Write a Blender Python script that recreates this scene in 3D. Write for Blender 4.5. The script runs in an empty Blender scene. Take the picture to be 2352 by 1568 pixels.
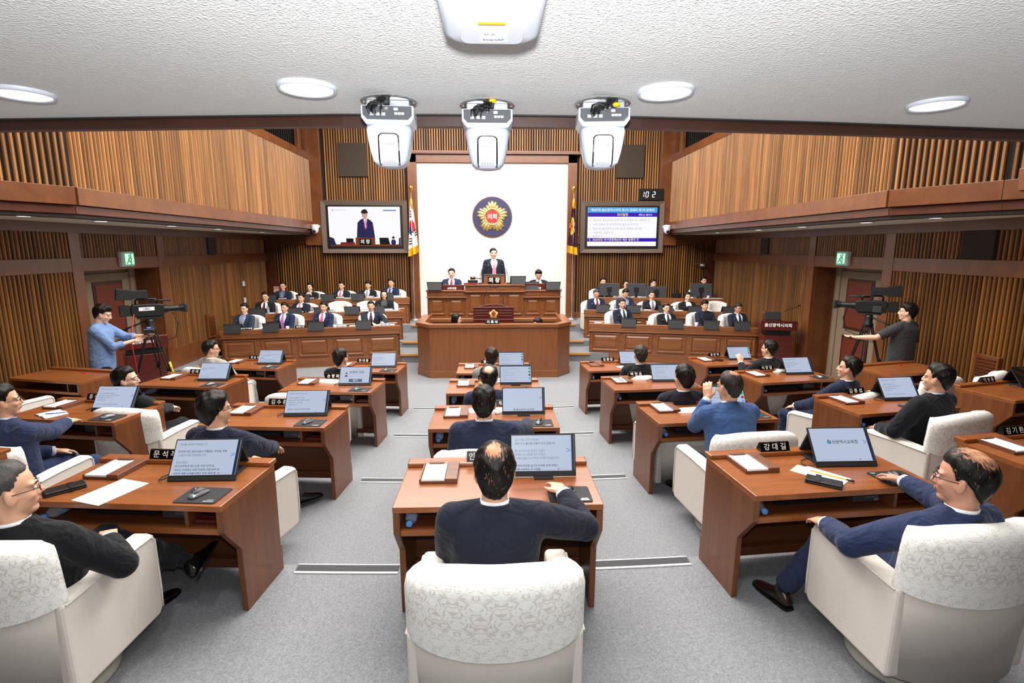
import bpy, bmesh, math, random
from mathutils import Vector, Matrix, Euler
R = math.radians
random.seed(7)
SC = bpy.context.scene
COL = SC.collection
CAMZ = 2.68
# ------------------------------------------------------------------ camera, world, lights, exposure
cam_d = bpy.data.cameras.new('camera')
cam = bpy.data.objects.new('camera', cam_d); COL.objects.link(cam)
cam.location = (0, 0, CAMZ)
cam.rotation_euler = (R(80.0), 0, R(-2.0))
cam_d.sensor_width = 36.0
cam_d.lens = 36.0 * 1220.0 / 2352.0
cam_d.clip_start = 0.02
SC.camera = cam
SC.view_settings.view_transform = 'Standard'
SC.view_settings.look = 'None'
SC.view_settings.gamma = 1.0
SC.view_settings.use_curve_mapping = False
SC.view_settings.exposure = 0.0
w = bpy.data.worlds.new('world'); SC.world = w; w.use_nodes = True
w.node_tree.nodes['Background'].inputs[0].default_value = (1, 1, 1, 1)
w.node_tree.nodes['Background'].inputs[1].default_value = 0.03
def area(name, loc, rot, sx, sy, power, col=(1, 1, 1), spread=None):
    l = bpy.data.lights.new(name, 'AREA'); l.shape = 'RECTANGLE'; l.size = sx; l.size_y = sy
    l.energy = power; l.color = col
    if spread: l.spread = R(spread)
    o = bpy.data.objects.new(name, l); COL.objects.link(o); o.location = loc; o.rotation_euler = rot
    return o
# luminous panels of the high hall ceiling (out of frame), the downlights over the gallery, the photographer's flash
area('hall_light_front', (0, 5.2, 6.85), (0, 0, 0), 7.5, 3.0, 740, (1, 0.965, 0.92))
area('hall_light_middle', (0, 9.2, 6.85), (0, 0, 0), 7.5, 3.0, 740, (1, 0.965, 0.92))
area('hall_light_back', (0, 13.0, 6.85), (R(12), 0, 0), 7.5, 2.6, 940, (1, 0.965, 0.92))
for _x, _y in ((-1.29, 1.6), (-0.49, 1.52), (0.47, 1.52), (1.31, 1.62)):
    area('gallery_downlight', (_x, _y, 3.075), (0, 0, 0), 0.11, 0.11, 5.5, (1, 0.99, 0.97), 130)
area('camera_flash', (0.0, 0.02, 2.80), (R(114), 0, R(-2)), 0.06, 0.045, 54, (0.96, 0.98, 1.0))
# ------------------------------------------------------------------ helpers
def lin(h):
    if isinstance(h, str):
        h = h.lstrip('#'); c = [int(h[i:i+2], 16)/255 for i in (0, 2, 4)]
    else: c = list(h)
    return tuple((x/12.92 if x <= 0.04045 else ((x+0.055)/1.055)**2.4) for x in c) + (1.0,)
MATS = {}
def new_mat(name):
    m = bpy.data.materials.new(name); m.use_nodes = True
    nt = m.node_tree; b = nt.nodes['Principled BSDF']
    return m, nt, b
def nd(nt, t, **k):
    n = nt.nodes.new(t)
    for a, v in k.items(): setattr(n, a, v)
    return n
def flat(name, col, rough=0.6, metal=0.0, bump=0, scale=200, coat=0, emit=0, spec=None):
    if name in MATS: return MATS[name]
    m, nt, b = new_mat(name)
    c = lin(col); b.inputs['Base Color'].default_value = c
    b.inputs['Roughness'].default_value = rough; b.inputs['Metallic'].default_value = metal
    if coat: b.inputs['Coat Weight'].default_value = coat
    if spec is not None: b.inputs['Specular IOR Level'].default_value = spec
    if emit:
        b.inputs['Emission Color'].default_value = c; b.inputs['Emission Strength'].default_value = emit
    if bump:
        t = nd(nt, 'ShaderNodeTexCoord'); n = nd(nt, 'ShaderNodeTexNoise'); n.inputs['Scale'].default_value = scale
        bp = nd(nt, 'ShaderNodeBump'); bp.inputs['Strength'].default_value = bump; bp.inputs['Distance'].default_value = 0.01
        nt.links.new(t.outputs['Object'], n.inputs['Vector']); nt.links.new(n.outputs[0], bp.inputs['Height'])
        nt.links.new(bp.outputs[0], b.inputs['Normal'])
    MATS[name] = m; return m
def wood(name, c1, c2, rough=0.38, grain=(1, 1, 1), scale=6.0, rnd=0.0, coat=0.25):
    """stretched-noise wood grain; grain gives the stretch per axis (small = along the grain)"""
    if name in MATS: return MATS[name]
    m, nt, b = new_mat(name)
    t = nd(nt, 'ShaderNodeTexCoord'); mp = nd(nt, 'ShaderNodeMapping')
    mp.inputs['Scale'].default_value = grain
    n = nd(nt, 'ShaderNodeTexNoise'); n.inputs['Scale'].default_value = scale; n.inputs['Detail'].default_value = 6; n.inputs['Roughness'].default_value = 0.62
    n.inputs['Distortion'].default_value = 0.6
    r = nd(nt, 'ShaderNodeValToRGB')
    r.color_ramp.elements[0].position = 0.28; r.color_ramp.elements[0].color = lin(c1)
    r.color_ramp.elements[1].position = 0.72; r.color_ramp.elements[1].color = lin(c2)
    nt.links.new(t.outputs['Object'], mp.inputs[0])
    oi = nd(nt, 'ShaderNodeObjectInfo')
    ad = nd(nt, 'ShaderNodeVectorMath', operation='ADD')
    cx = nd(nt, 'ShaderNodeCombineXYZ')
    ml = nd(nt, 'ShaderNodeMath', operation='MULTIPLY'); ml.inputs[1].default_value = 37.0
    nt.links.new(oi.outputs['Random'], ml.inputs[0])
    for i in range(3): nt.links.new(ml.outputs[0], cx.inputs[i])
    nt.links.new(mp.outputs[0], ad.inputs[0]); nt.links.new(cx.outputs[0], ad.inputs[1])
    nt.links.new(ad.outputs[0], n.inputs['Vector']); nt.links.new(n.outputs[0], r.inputs[0])
    out = r.outputs[0]
    if rnd:
        hs = nd(nt, 'ShaderNodeHueSaturation')
        mr = nd(nt, 'ShaderNodeMapRange'); mr.inputs[3].default_value = 1 - rnd; mr.inputs[4].default_value = 1 + rnd
        nt.links.new(oi.outputs['Random'], mr.inputs[0]); nt.links.new(mr.outputs[0], hs.inputs['Value'])
        nt.links.new(out, hs.inputs['Color']); out = hs.outputs[0]
    nt.links.new(out, b.inputs['Base Color'])
    b.inputs['Roughness'].default_value = rough; b.inputs['Coat Weight'].default_value = coat; b.inputs['Coat Roughness'].default_value = 0.25
    bp = nd(nt, 'ShaderNodeBump'); bp.inputs['Strength'].default_value = 0.06; bp.inputs['Distance'].default_value = 0.004
    nt.links.new(n.outputs[0], bp.inputs['Height']); nt.links.new(bp.outputs[0], b.inputs['Normal'])
    MATS[name] = m; return m
def cloth(name, col, rough=0.85, fold=0.5, var=0.0):
    if name in MATS: return MATS[name]
    m, nt, b = new_mat(name)
    t = nd(nt, 'ShaderNodeTexCoord')
    n1 = nd(nt, 'ShaderNodeTexNoise'); n1.inputs['Scale'].default_value = 6.5; n1.inputs['Detail'].default_value = 2.5; n1.inputs['Distortion'].default_value = 2.2
    n2 = nd(nt, 'ShaderNodeTexNoise'); n2.inputs['Scale'].default_value = 420; n2.inputs['Detail'].default_value = 2
    b1 = nd(nt, 'ShaderNodeBump'); b1.inputs['Strength'].default_value = fold; b1.inputs['Distance'].default_value = 0.055
    b2 = nd(nt, 'ShaderNodeBump'); b2.inputs['Strength'].default_value = 0.25; b2.inputs['Distance'].default_value = 0.002
    for n in (n1, n2): nt.links.new(t.outputs['Object'], n.inputs['Vector'])
    nt.links.new(n1.outputs[0], b1.inputs['Height']); nt.links.new(n2.outputs[0], b2.inputs['Height'])
    nt.links.new(b1.outputs[0], b2.inputs['Normal']); nt.links.new(b2.outputs[0], b.inputs['Normal'])
    c = lin(col); hs = nd(nt, 'ShaderNodeMix', data_type='RGBA')
    hs.inputs[6].default_value = tuple(x*(0.86 if not var else 1-var) for x in c[:3]) + (1,); hs.inputs[7].default_value = tuple(min(1, x*1.1) for x in c[:3]) + (1,)
    nt.links.new(n2.outputs[0], hs.inputs[0]); nt.links.new(hs.outputs[2], b.inputs['Base Color'])
    b.inputs['Roughness'].default_value = rough; b.inputs['Sheen Weight'].default_value = 0.08
    b.inputs['Specular IOR Level'].default_value = 0.2
    MATS[name] = m; return m
def obj(name, me, parent=None, loc=(0, 0, 0), rot=(0, 0, 0)):
    o = bpy.data.objects.new(name, me); COL.objects.link(o)
    o.location = loc; o.rotation_euler = rot
    if parent is not None: o.parent = parent
    return o
def tag(o, label, cat, group=None, kind=None):
    if label: o['label'] = label
    if cat: o['category'] = cat
    if group: o['group'] = group
    if kind: o['kind'] = kind
    return o
def thing(name, label, cat, loc=(0, 0, 0), rz=0, group=None):
    o = bpy.data.objects.new(name, None); COL.objects.link(o); o.empty_display_size = 0.1
    o.location = loc; o.rotation_euler = (0, 0, rz)
    return tag(o, label, cat, group)
def struct(o):
    o['kind'] = 'structure'; return o
def dup(root, loc=None, rz=None, label=None, group=None, rot=None):
    r = root.copy(); COL.objects.link(r)
    if loc is not None: r.location = loc
    if rz is not None: r.rotation_euler = (0, 0, rz)
    if rot is not None: r.rotation_euler = rot
    if label: r['label'] = label
    if group: r['group'] = group
    for ch in list(root.children):
        c = ch.copy(); COL.objects.link(c); c.parent = r
        for g in ch.children:
            d = g.copy(); COL.objects.link(d); d.parent = c
    return r
class MB:
    def __init__(s): s.v = []; s.f = []; s.m = []
    def add(s, vs, fs, mi=0, M=None):
        o = len(s.v)
        for p in vs:
            p = Vector(p)
            s.v.append(M @ p if M is not None else p)
        for f in fs: s.f.append([i+o for i in f]); s.m.append(mi)
        return s
    def box(s, c, d, mi=0, M=None, rz=0):
        x, y, z = (k/2 for k in d); c = Vector(c); rm = Matrix.Rotation(rz, 3, 'Z')
        vs = [c + rm @ Vector((a*x, b*y, e*z)) for a in (-1, 1) for b in (-1, 1) for e in (-1, 1)]
        return s.add(vs, [(0, 1, 3, 2), (4, 6, 7, 5), (0, 4, 5, 1), (2, 3, 7, 6), (0, 2, 6, 4), (1, 5, 7, 3)], mi, M)
    def prism(s, poly, a, b, axis='z', mi=0, M=None):
        n = len(poly)
        def P(p, t): return {'z': (p[0], p[1], t), 'x': (t, p[0], p[1]), 'y': (p[0], t, p[1])}[axis]
        vs = [P(p, a) for p in poly] + [P(p, b) for p in poly]
        fs = [list(range(n))[::-1], list(range(n, 2*n))] + [(i, (i+1) % n, n+(i+1) % n, n+i) for i in range(n)]
        return s.add(vs, fs, mi, M)
    def loft(s, rings, mi=0, M=None, close=True, cap=True):
        n = len(rings[0]); vs = [p for r in rings for p in r]; fs = []
        for k in range(len(rings)-1):
            for i in range(n if close else n-1):
                j = (i+1) % n
                fs.append((k*n+i, k*n+j, (k+1)*n+j, (k+1)*n+i))
        if cap and close:
            fs.append(list(range(n))[::-1]); fs.append([(len(rings)-1)*n+i for i in range(n)])
        return s.add(vs, fs, mi, M)
    def tube(s, pts, rad, n=8, mi=0, M=None, cap=True, round_ends=False):
        pts = [Vector(p) for p in pts]
        if not isinstance(rad, (list, tuple)): rad = [rad]*len(pts)
        if round_ends:
            a = (pts[0]-pts[1]).normalized(); b = (pts[-1]-pts[-2]).normalized(); r0, r1 = [(x[0] if isinstance(x, (tuple, list)) else x) for x in (rad[0], rad[-1])]
            pts = [pts[0]+a*r0*0.95, pts[0]+a*r0*0.6] + pts + [pts[-1]+b*r1*0.6, pts[-1]+b*r1*0.95]
            rad = [r0*0.3, r0*0.8] + list(rad) + [r1*0.8, r1*0.3]
        rings = []; up = None
        for i, p in enumerate(pts):
            t = (pts[min(i+1, len(pts)-1)] - pts[max(i-1, 0)])
            if t.length < 1e-9: t = Vector((0, 0, 1))
            t.normalize()
            if up is None:
                up = Vector((0, 0, 1)) if abs(t.z) < 0.9 else Vector((0, 1, 0))
            u = (up - t*up.dot(t)).normalized(); w_ = t.cross(u); up = u
            r = rad[i]; ru, rw = (r if isinstance(r, (tuple, list)) else (r, r))
            rings.append([p + u*math.cos(a)*ru + w_*math.sin(a)*rw for a in [2*math.pi*k/n for k in range(n)]])
        return s.loft(rings, mi, M, True, cap)
    def ell(s, c, r, nu=12, nv=8, mi=0, M=None, rot=None):
        c = Vector(c); rm = rot.to_matrix() if rot is not None else Matrix.Identity(3)
        vs = []
        for j in range(1, nv):
            t = math.pi*j/nv
            for i in range(nu):
                a = 2*math.pi*i/nu
                vs.append(c + rm @ Vector((r[0]*math.sin(t)*math.cos(a), r[1]*math.sin(t)*math.sin(a), r[2]*math.cos(t))))
        top = len(vs); vs.append(c + rm @ Vector((0, 0, r[2]))); vs.append(c + rm @ Vector((0, 0, -r[2])))
        fs = [(j*nu+i, (j+1)*nu+i, (j+1)*nu+(i+1) % nu, j*nu+(i+1) % nu) for j in range(nv-2) for i in range(nu)]
        fs += [(top, i, (i+1) % nu) for i in range(nu)] + [(top+1, (nv-2)*nu+(i+1) % nu, (nv-2)*nu+i) for i in range(nu)]
        return s.add(vs, fs, mi, M)
    def lathe(s, prof, n=24, c=(0, 0, 0), mi=0, M=None):
        c = Vector(c)
        rings = [[c + Vector((r*math.cos(2*math.pi*k/n), r*math.sin(2*math.pi*k/n), z)) for k in range(n)] for r, z in prof]
        return s.loft(rings, mi, M)
    def mesh(s, name, mats, smooth=False):
        me = bpy.data.meshes.new(name); me.from_pydata([tuple(p) for p in s.v], [], s.f)
        for m in (mats if isinstance(mats, (list, tuple)) else [mats]): me.materials.append(m)
        if any(s.m): me.polygons.foreach_set('material_index', s.m)
        bm = bmesh.new(); bm.from_mesh(me); bmesh.ops.recalc_face_normals(bm, faces=bm.faces); bm.to_mesh(me); bm.free()
        if smooth: me.polygons.foreach_set('use_smooth', [True]*len(me.polygons))
        me.update(); return me
    def build(s, name, mats, parent=None, loc=(0, 0, 0), rot=(0, 0, 0), smooth=False, bevel=0, sub=0, seg=2):
        o = obj(name, s.mesh(name, mats, smooth), parent, loc, rot)
        if bevel:
            b = o.modifiers.new('bevel', 'BEVEL'); b.width = bevel; b.segments = seg; b.limit_method = 'ANGLE'; b.angle_limit = R(40)
            if smooth:
                b.harden_normals = False
        if sub:
            b = o.modifiers.new('sub', 'SUBSURF'); b.levels = sub; b.render_levels = sub
        return o
TXT = {}; TXK = {}
def text_mesh(s, size, mat, align='CENTER', bold=0.0, spacing=1.0, lines=1.0, valign='CENTER', sx=1.0):
    key = (s, size, mat.name, align, bold, spacing, lines, valign, sx)
    if key in TXT: return TXT[key]
    if 'cu' not in TXK: TXK['cu'] = bpy.data.curves.new('lettering', 'FONT'); TXK['o'] = bpy.data.objects.new('lettering_curve', TXK['cu'])
    cu = TXK['cu']; cu.body = s; cu.size = size; cu.align_x = align; cu.align_y = valign
    cu.resolution_u = 2; cu.offset = bold*size; cu.space_character = spacing; cu.space_line = lines; cu.extrude = 0
    me = bpy.data.meshes.new_from_object(TXK['o'])
    me.name = 'lettering'; me.materials.clear(); me.materials.append(mat)
    if sx != 1.0: me.transform(Matrix.Diagonal((sx, 1, 1, 1)))
    TXT[key] = me; return me
def lettering(s, size, mat, parent, loc, rot=(R(90), 0, 0), **k):
    return obj('lettering', text_mesh(s, size, mat, **k), parent, loc, rot)
# ------------------------------------------------------------------ materials
M_desk = wood('desk_wood', '#7a421d', '#9a5a2c', 0.30, (0.5, 6, 6), 3.0, 0.05, 0.35)
M_deskv = wood('desk_side_wood', '#5f3418', '#7d4825', 0.36, (6, 6, 0.5), 3.0, 0.05, 0.25)
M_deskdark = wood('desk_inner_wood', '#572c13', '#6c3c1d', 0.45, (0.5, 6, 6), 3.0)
M_bench = wood('bench_wood', '#713f1f', '#90592f', 0.34, (0.5, 5, 5), 3.0, 0.04, 0.3)
M_trim = wood('trim_wood', '#613518', '#7a4825', 0.36, (3, 3, 3), 1.2, 0.05, 0.3)
M_trimdark = wood('dark_trim_wood', '#4a2314', '#5f301c', 0.36, (3, 3, 3), 1.2, 0.05, 0.3)
M_slat_lit = wood('slat_wood_lit', '#704726', '#ab7a46', 0.45, (9, 9, 0.6), 2.0, 0.36, 0.1)  # upper slats: the stronger light up there is put into a paler colour
M_slat_shade = wood('slat_wood_shaded', '#5e3a16', '#92602a', 0.45, (9, 9, 0.6), 2.0, 0.38, 0.1)  # same slats lower down, with their shade painted in as darker wood
M_back = flat('slat_backing', '#1c0f08', 0.85)
M_louver = flat('louver_dark', '#2b2a29', 0.6)
M_redwood = wood('mahogany_wood', '#4a150f', '#5e1f16', 0.28, (0.5, 5, 5), 3.0, 0.03, 0.4)
M_tray = wood('tray_wood', '#5d3320', '#7a4a30', 0.45, (1, 8, 8), 6.0, 0.05)
M_black = flat('black_plastic', '#131416', 0.42)
M_blackm = flat('black_matte', '#1a1b1d', 0.7, bump=0.15, scale=300)
M_blackg = flat('black_gloss', '#08080a', 0.12, coat=0.5)
M_leather = flat('black_leather', '#101012', 0.38, bump=0.2, scale=260)
M_grey = flat('grey_plastic', '#5b5d60', 0.5)
M_dgrey = flat('dark_grey_panel', '#3b3d42', 0.5)
M_silver = flat('silver_plastic', '#b9bcc0', 0.28, 0.6)
M_steel = flat('steel', '#b4b4b2', 0.3, 0.9)
M_chrome = flat('chrome', '#d6d6d6', 0.15, 1.0)
M_gold = flat('gold_metal', '#c9a14a', 0.28, 0.9)
M_goldl = flat('gold_light_metal', '#dcc27a', 0.3, 0.75)
M_white = flat('white_plastic', '#d6dbe6', 0.35)
M_whitec = flat('white_casing', '#c6cfdf', 0.30)
M_paper = flat('paper_white', '#f4f4f2', 0.8)
M_paperg = flat('paper_green', '#b9c7ac', 0.8)
M_letter = flat('white_lettering', '#f2f2f0', 0.6)
M_speaker = flat('speaker_cloth', '#3f342b', 0.9, bump=0.3, scale=400)
M_spkdark = flat('speaker_cloth_dark', '#352d2a', 0.9, bump=0.3, scale=400)
M_tvframe = flat('tv_surround', '#66564b', 0.7, bump=0.1, scale=160)
M_wallwhite = flat('panel_white', '#dcd6d0', 0.85, bump=0.05, scale=60)
M_cream = flat('soffit_cream', '#ddd5c4', 0.8)
M_door = flat('door_frame_beige', '#8a7762', 0.6)
M_doorred = flat('door_leather_red', '#6a2a18', 0.5, bump=0.2, scale=120)
M_doordk = flat('door_moulding_dark', '#3a1a12', 0.45)
M_navy = flat('emblem_navy', '#2a2b52', 0.5)
M_red = flat('emblem_red', '#a82a22', 0.45)
M_flagw = cloth('flag_white', '#eceae6', 0.8, 0.2)
M_flagr = cloth('flag_red', '#c81e2c', 0.8, 0.2)
M_flagb = cloth('flag_blue', '#26337e', 0.8, 0.2)
M_flagk = cloth('flag_black', '#141414', 0.8, 0.2)
M_flagy = cloth('flag_gold', '#e0a818', 0.7, 0.4)
M_flagm = cloth('flag_maroon', '#3a0d22', 0.7, 0.3)
M_orange = wood('step_nosing_wood', '#b4793a', '#cf9450', 0.5, (0.5, 4, 4), 3.0)
M_yellow = flat('yellow_plastic', '#f2b705', 0.5)
M_bluecap = flat('blue_bottle_cap', '#4a7fc0', 0.35)
M_redplastic = flat('red_plastic', '#b01f2a', 0.5)
M_cable = flat('cable_black', '#0d0d0e', 0.5)
M_shoe = flat('shoe_leather', '#0f0d0d', 0.22, coat=0.5)
M_shoeb = flat('shoe_leather_brown', '#2a1714', 0.3, coat=0.4)
def emis(name, col, s=1.0):
    if name in MATS: return MATS[name]
    m, nt, b = new_mat(name); b.inputs['Base Color'].default_value = (0, 0, 0, 1)
    b.inputs['Emission Color'].default_value = lin(col); b.inputs['Emission Strength'].default_value = s
    b.inputs['Roughness'].default_value = 0.35; b.inputs['Specular IOR Level'].default_value = 0.3
    MATS[name] = m; return m
E_page = emis('screen_page', '#c3cee6', 0.86)
E_pagetext = emis('screen_page_text', '#5c6a86', 0.8)
E_pagebold = emis('screen_page_bold', '#2e3a58', 0.8)
E_side = emis('screen_sidebar', '#26304a', 0.8)
E_reddot = emis('screen_red', '#b8243c', 0.9)
E_blue = emis('screen_blue', '#6a8fd0', 0.9)
E_lamp = emis('lamp_disc', '#f4f6ff', 4.0)
E_lamps = emis('soffit_lamp_disc', '#f2f4ff', 9.0)
E_white = emis('screen_white', '#fbfaff', 1.0)
E_green = emis('exit_green', '#18a862', 0.9)
E_exitw = emis('exit_white', '#e6fff2', 1.0)
E_digit = emis('counter_digit', '#ffffff', 1.6)
E_cyan = emis('screen_cyan', '#53a8e6', 1.0)
E_violet = emis('screen_violet', '#3a1fb4', 1.0)
E_grey = emis('screen_grey', '#a9a9c0', 1.0)
E_skin = emis('screen_skin', '#c9a08c', 1.0)
E_hair = emis('screen_hair', '#17141a', 1.0)
E_suit = emis('screen_suit', '#262350', 1.0)
E_pink = emis('screen_pink', '#e79ac0', 1.0)
E_brown = emis('screen_brown', '#7c3a1e', 1.0)
E_blk = emis('screen_black', '#0c0c10', 1.0)
E_dred = emis('screen_dark_red', '#7a1830', 1.0)
# carpet
def carpet():
    m, nt, b = new_mat('carpet')
    t = nd(nt, 'ShaderNodeTexCoord')
    n = nd(nt, 'ShaderNodeTexNoise'); n.inputs['Scale'].default_value = 90; n.inputs['Detail'].default_value = 4; n.inputs['Roughness'].default_value = 0.7
    n2 = nd(nt, 'ShaderNodeTexNoise'); n2.inputs['Scale'].default_value = 300; n2.inputs['Detail'].default_value = 2
    r = nd(nt, 'ShaderNodeValToRGB')
    r.color_ramp.elements[0].position = 0.34; r.color_ramp.elements[0].color = lin('#606267')
    r.color_ramp.elements[1].position = 0.66; r.color_ramp.elements[1].color = lin('#9c9ea1')
    mx = nd(nt, 'ShaderNodeMath', operation='ADD'); ml = nd(nt, 'ShaderNodeMath', operation='MULTIPLY'); ml.inputs[1].default_value = 0.5
    nt.links.new(t.outputs['Object'], n.inputs['Vector']); nt.links.new(t.outputs['Object'], n2.inputs['Vector'])
    nt.links.new(n.outputs[0], mx.inputs[0]); nt.links.new(n2.outputs[0], mx.inputs[1]); nt.links.new(mx.outputs[0], ml.inputs[0])
    nt.links.new(ml.outputs[0], r.inputs[0]); nt.links.new(r.outputs[0], b.inputs['Base Color'])
    bp = nd(nt, 'ShaderNodeBump'); bp.inputs['Strength'].default_value = 0.5; bp.inputs['Distance'].default_value = 0.004
    nt.links.new(n2.outputs[0], bp.inputs['Height']); nt.links.new(bp.outputs[0], b.inputs['Normal'])
    b.inputs['Roughness'].default_value = 0.95; b.inputs['Specular IOR Level'].default_value = 0.1
    return m
M_carpet = carpet()
def stucco():
    m, nt, b = new_mat('ceiling_stucco')
    t = nd(nt, 'ShaderNodeTexCoord')
    n = nd(nt, 'ShaderNodeTexNoise'); n.inputs['Scale'].default_value = 150; n.inputs['Detail'].default_value = 5; n.inputs['Roughness'].default_value = 0.6
    v = nd(nt, 'ShaderNodeTexVoronoi'); v.inputs['Scale'].default_value = 190
    ad = nd(nt, 'ShaderNodeMath', operation='ADD')
    nt.links.new(t.outputs['Object'], n.inputs['Vector']); nt.links.new(t.outputs['Object'], v.inputs['Vector'])
    nt.links.new(n.outputs[0], ad.inputs[0]); nt.links.new(v.outputs[0], ad.inputs[1])
    bp = nd(nt, 'ShaderNodeBump'); bp.inputs['Strength'].default_value = 0.55; bp.inputs['Distance'].default_value = 0.003
    nt.links.new(ad.outputs[0], bp.inputs['Height']); nt.links.new(bp.outputs[0], b.inputs['Normal'])
    b.inputs['Base Color'].default_value = lin('#e4e4e2'); b.inputs['Roughness'].default_value = 0.9
    return m
M_stucco = stucco()
def damask():
    m, nt, b = new_mat('damask_cover')
    t = nd(nt, 'ShaderNodeTexCoord'); sp = nd(nt, 'ShaderNodeSeparateXYZ'); nt.links.new(t.outputs['UV'], sp.inputs[0])
    def M2(op, a, bv):
        k = nd(nt, 'ShaderNodeMath', operation=op)
        for i, q in enumerate((a, bv)):
            if q is None: continue
            if isinstance(q, (int, float)): k.inputs[i].default_value = q
            else: nt.links.new(q, k.inputs[i])
        return k.outputs[0]
    row = M2('FLOOR', M2('DIVIDE', sp.outputs[1], 0.16), None)
    sh = M2('MULTIPLY', M2('MODULO', row, 2.0), 0.07)
    u = M2('PINGPONG', M2('ADD', sp.outputs[0], sh), 0.085)
    vv = M2('PINGPONG', sp.outputs[1], 0.16)
    cx = nd(nt, 'ShaderNodeCombineXYZ'); nt.links.new(u, cx.inputs[0]); nt.links.new(vv, cx.inputs[1])
    n = nd(nt, 'ShaderNodeTexNoise'); n.inputs['Scale'].default_value = 24; n.inputs['Detail'].default_value = 4.0; n.inputs['Distortion'].default_value = 3.4
    nt.links.new(cx.outputs[0], n.inputs['Vector'])
    r = nd(nt, 'ShaderNodeValToRGB'); r.color_ramp.interpolation = 'LINEAR'
    r.color_ramp.elements[0].position = 0.425; r.color_ramp.elements[0].color = lin('#d3cdc2')
    r.color_ramp.elements[1].position = 0.455; r.color_ramp.elements[1].color = lin('#f1f0ec')
    e = r.color_ramp.elements.new(0.53); e.color = lin('#f1f0ec')
    e = r.color_ramp.elements.new(0.55); e.color = lin('#dfdcd5')
    e = r.color_ramp.elements.new(0.57); e.color = lin('#f3f2ee')
    nt.links.new(n.outputs[0], r.inputs[0]); nt.links.new(r.outputs[0], b.inputs['Base Color'])
    b.inputs['Roughness'].default_value = 0.8
    bp = nd(nt, 'ShaderNodeBump'); bp.inputs['Strength'].default_value = 0.15; bp.inputs['Distance'].default_value = 0.003
    nt.links.new(r.outputs[0], bp.inputs['Height']); nt.links.new(bp.outputs[0], b.inputs['Normal'])
    return m
M_damask = damask()
M_uphol = cloth('chair_upholstery', '#ddd5cb', 0.9, 0.03, 0.1)
M_chairbase = flat('chair_base_plastic', '#b5b2a6', 0.4)
def bottle_mat():
    m, nt, b = new_mat('clear_bottle'); b.inputs['Base Color'].default_value = (0.85, 0.92, 1, 1)
    b.inputs['Transmission Weight'].default_value = 0.8; b.inputs['Roughness'].default_value = 0.08; b.inputs['IOR'].default_value = 1.2
    return m
M_bottle = bottle_mat()
def skinmat(name, col):
    if name in MATS: return MATS[name]
    m, nt, b = new_mat(name); c = lin(col)
    t = nd(nt, 'ShaderNodeTexCoord'); n = nd(nt, 'ShaderNodeTexNoise'); n.inputs['Scale'].default_value = 18; n.inputs['Detail'].default_value = 4
    mx = nd(nt, 'ShaderNodeMix', data_type='RGBA'); mx.inputs[6].default_value = (c[0]*0.88, c[1]*0.78, c[2]*0.74, 1); mx.inputs[7].default_value = (min(1, c[0]*1.08), c[1]*1.1, c[2]*1.1, 1)
    nt.links.new(t.outputs['Object'], n.inputs['Vector']); nt.links.new(n.outputs[0], mx.inputs[0]); nt.links.new(mx.outputs[2], b.inputs['Base Color'])
    b.inputs['Roughness'].default_value = 0.5; b.inputs['Subsurface Weight'].default_value = 0.0
    MATS[name] = m; return m
def hairmat(name, col):
    if name in MATS: return MATS[name]
    m, nt, b = new_mat(name); c = lin(col)
    t = nd(nt, 'ShaderNodeTexCoord'); mp = nd(nt, 'ShaderNodeMapping'); mp.inputs['Scale'].default_value = (120, 120, 14)
    n = nd(nt, 'ShaderNodeTexNoise'); n.inputs['Scale'].default_value = 1.6; n.inputs['Detail'].default_value = 3
    mx = nd(nt, 'ShaderNodeMix', data_type='RGBA'); mx.inputs[6].default_value = (c[0]*0.5, c[1]*0.5, c[2]*0.5, 1); mx.inputs[7].default_value = (c[0]*1.25, c[1]*1.25, c[2]*1.25, 1)
    nt.links.new(t.outputs['Object'], mp.inputs[0]); nt.links.new(mp.outputs[0], n.inputs['Vector'])
    # sparse hair lets the scalp show between the strands
    at = nd(nt, 'ShaderNodeAttribute'); at.attribute_name = 'thin'
    mp2 = nd(nt, 'ShaderNodeMapping'); mp2.inputs['Scale'].default_value = (150, 34, 34)
    n3 = nd(nt, 'ShaderNodeTexNoise'); n3.inputs['Scale'].default_value = 1.0; n3.inputs['Detail'].default_value = 3; n3.inputs['Distortion'].default_value = 0.6
    nt.links.new(t.outputs['Object'], mp2.inputs[0]); nt.links.new(mp2.outputs[0], n3.inputs['Vector'])
    th = nd(nt, 'ShaderNodeMath', operation='MULTIPLY_ADD'); th.inputs[1].default_value = 0.55; th.inputs[2].default_value = -0.62
    nt.links.new(at.outputs['Fac'], th.inputs[0])
    sm = nd(nt, 'ShaderNodeMath', operation='ADD'); nt.links.new(th.outputs[0], sm.inputs[0]); nt.links.new(n3.outputs[0], sm.inputs[1])
    ml = nd(nt, 'ShaderNodeMath', operation='MULTIPLY'); ml.inputs[1].default_value = 4.5; ml.use_clamp = True; nt.links.new(sm.outputs[0], ml.inputs[0])
    m3 = nd(nt, 'ShaderNodeMix', data_type='RGBA'); m3.inputs[7].default_value = lin('#b98566')
    nt.links.new(ml.outputs[0], m3.inputs[0])
    nt.links.new(n.outputs[0], mx.inputs[0]); nt.links.new(mx.outputs[2], m3.inputs[6]); nt.links.new(m3.outputs[2], b.inputs['Base Color'])
    bp = nd(nt, 'ShaderNodeBump'); bp.inputs['Strength'].default_value = 0.45; bp.inputs['Distance'].default_value = 0.004
    nt.links.new(n.outputs[0], bp.inputs['Height']); nt.links.new(bp.outputs[0], b.inputs['Normal'])
    b.inputs['Roughness'].default_value = 0.45; b.inputs['Specular IOR Level'].default_value = 0.22
    MATS[name] = m; return m
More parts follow.
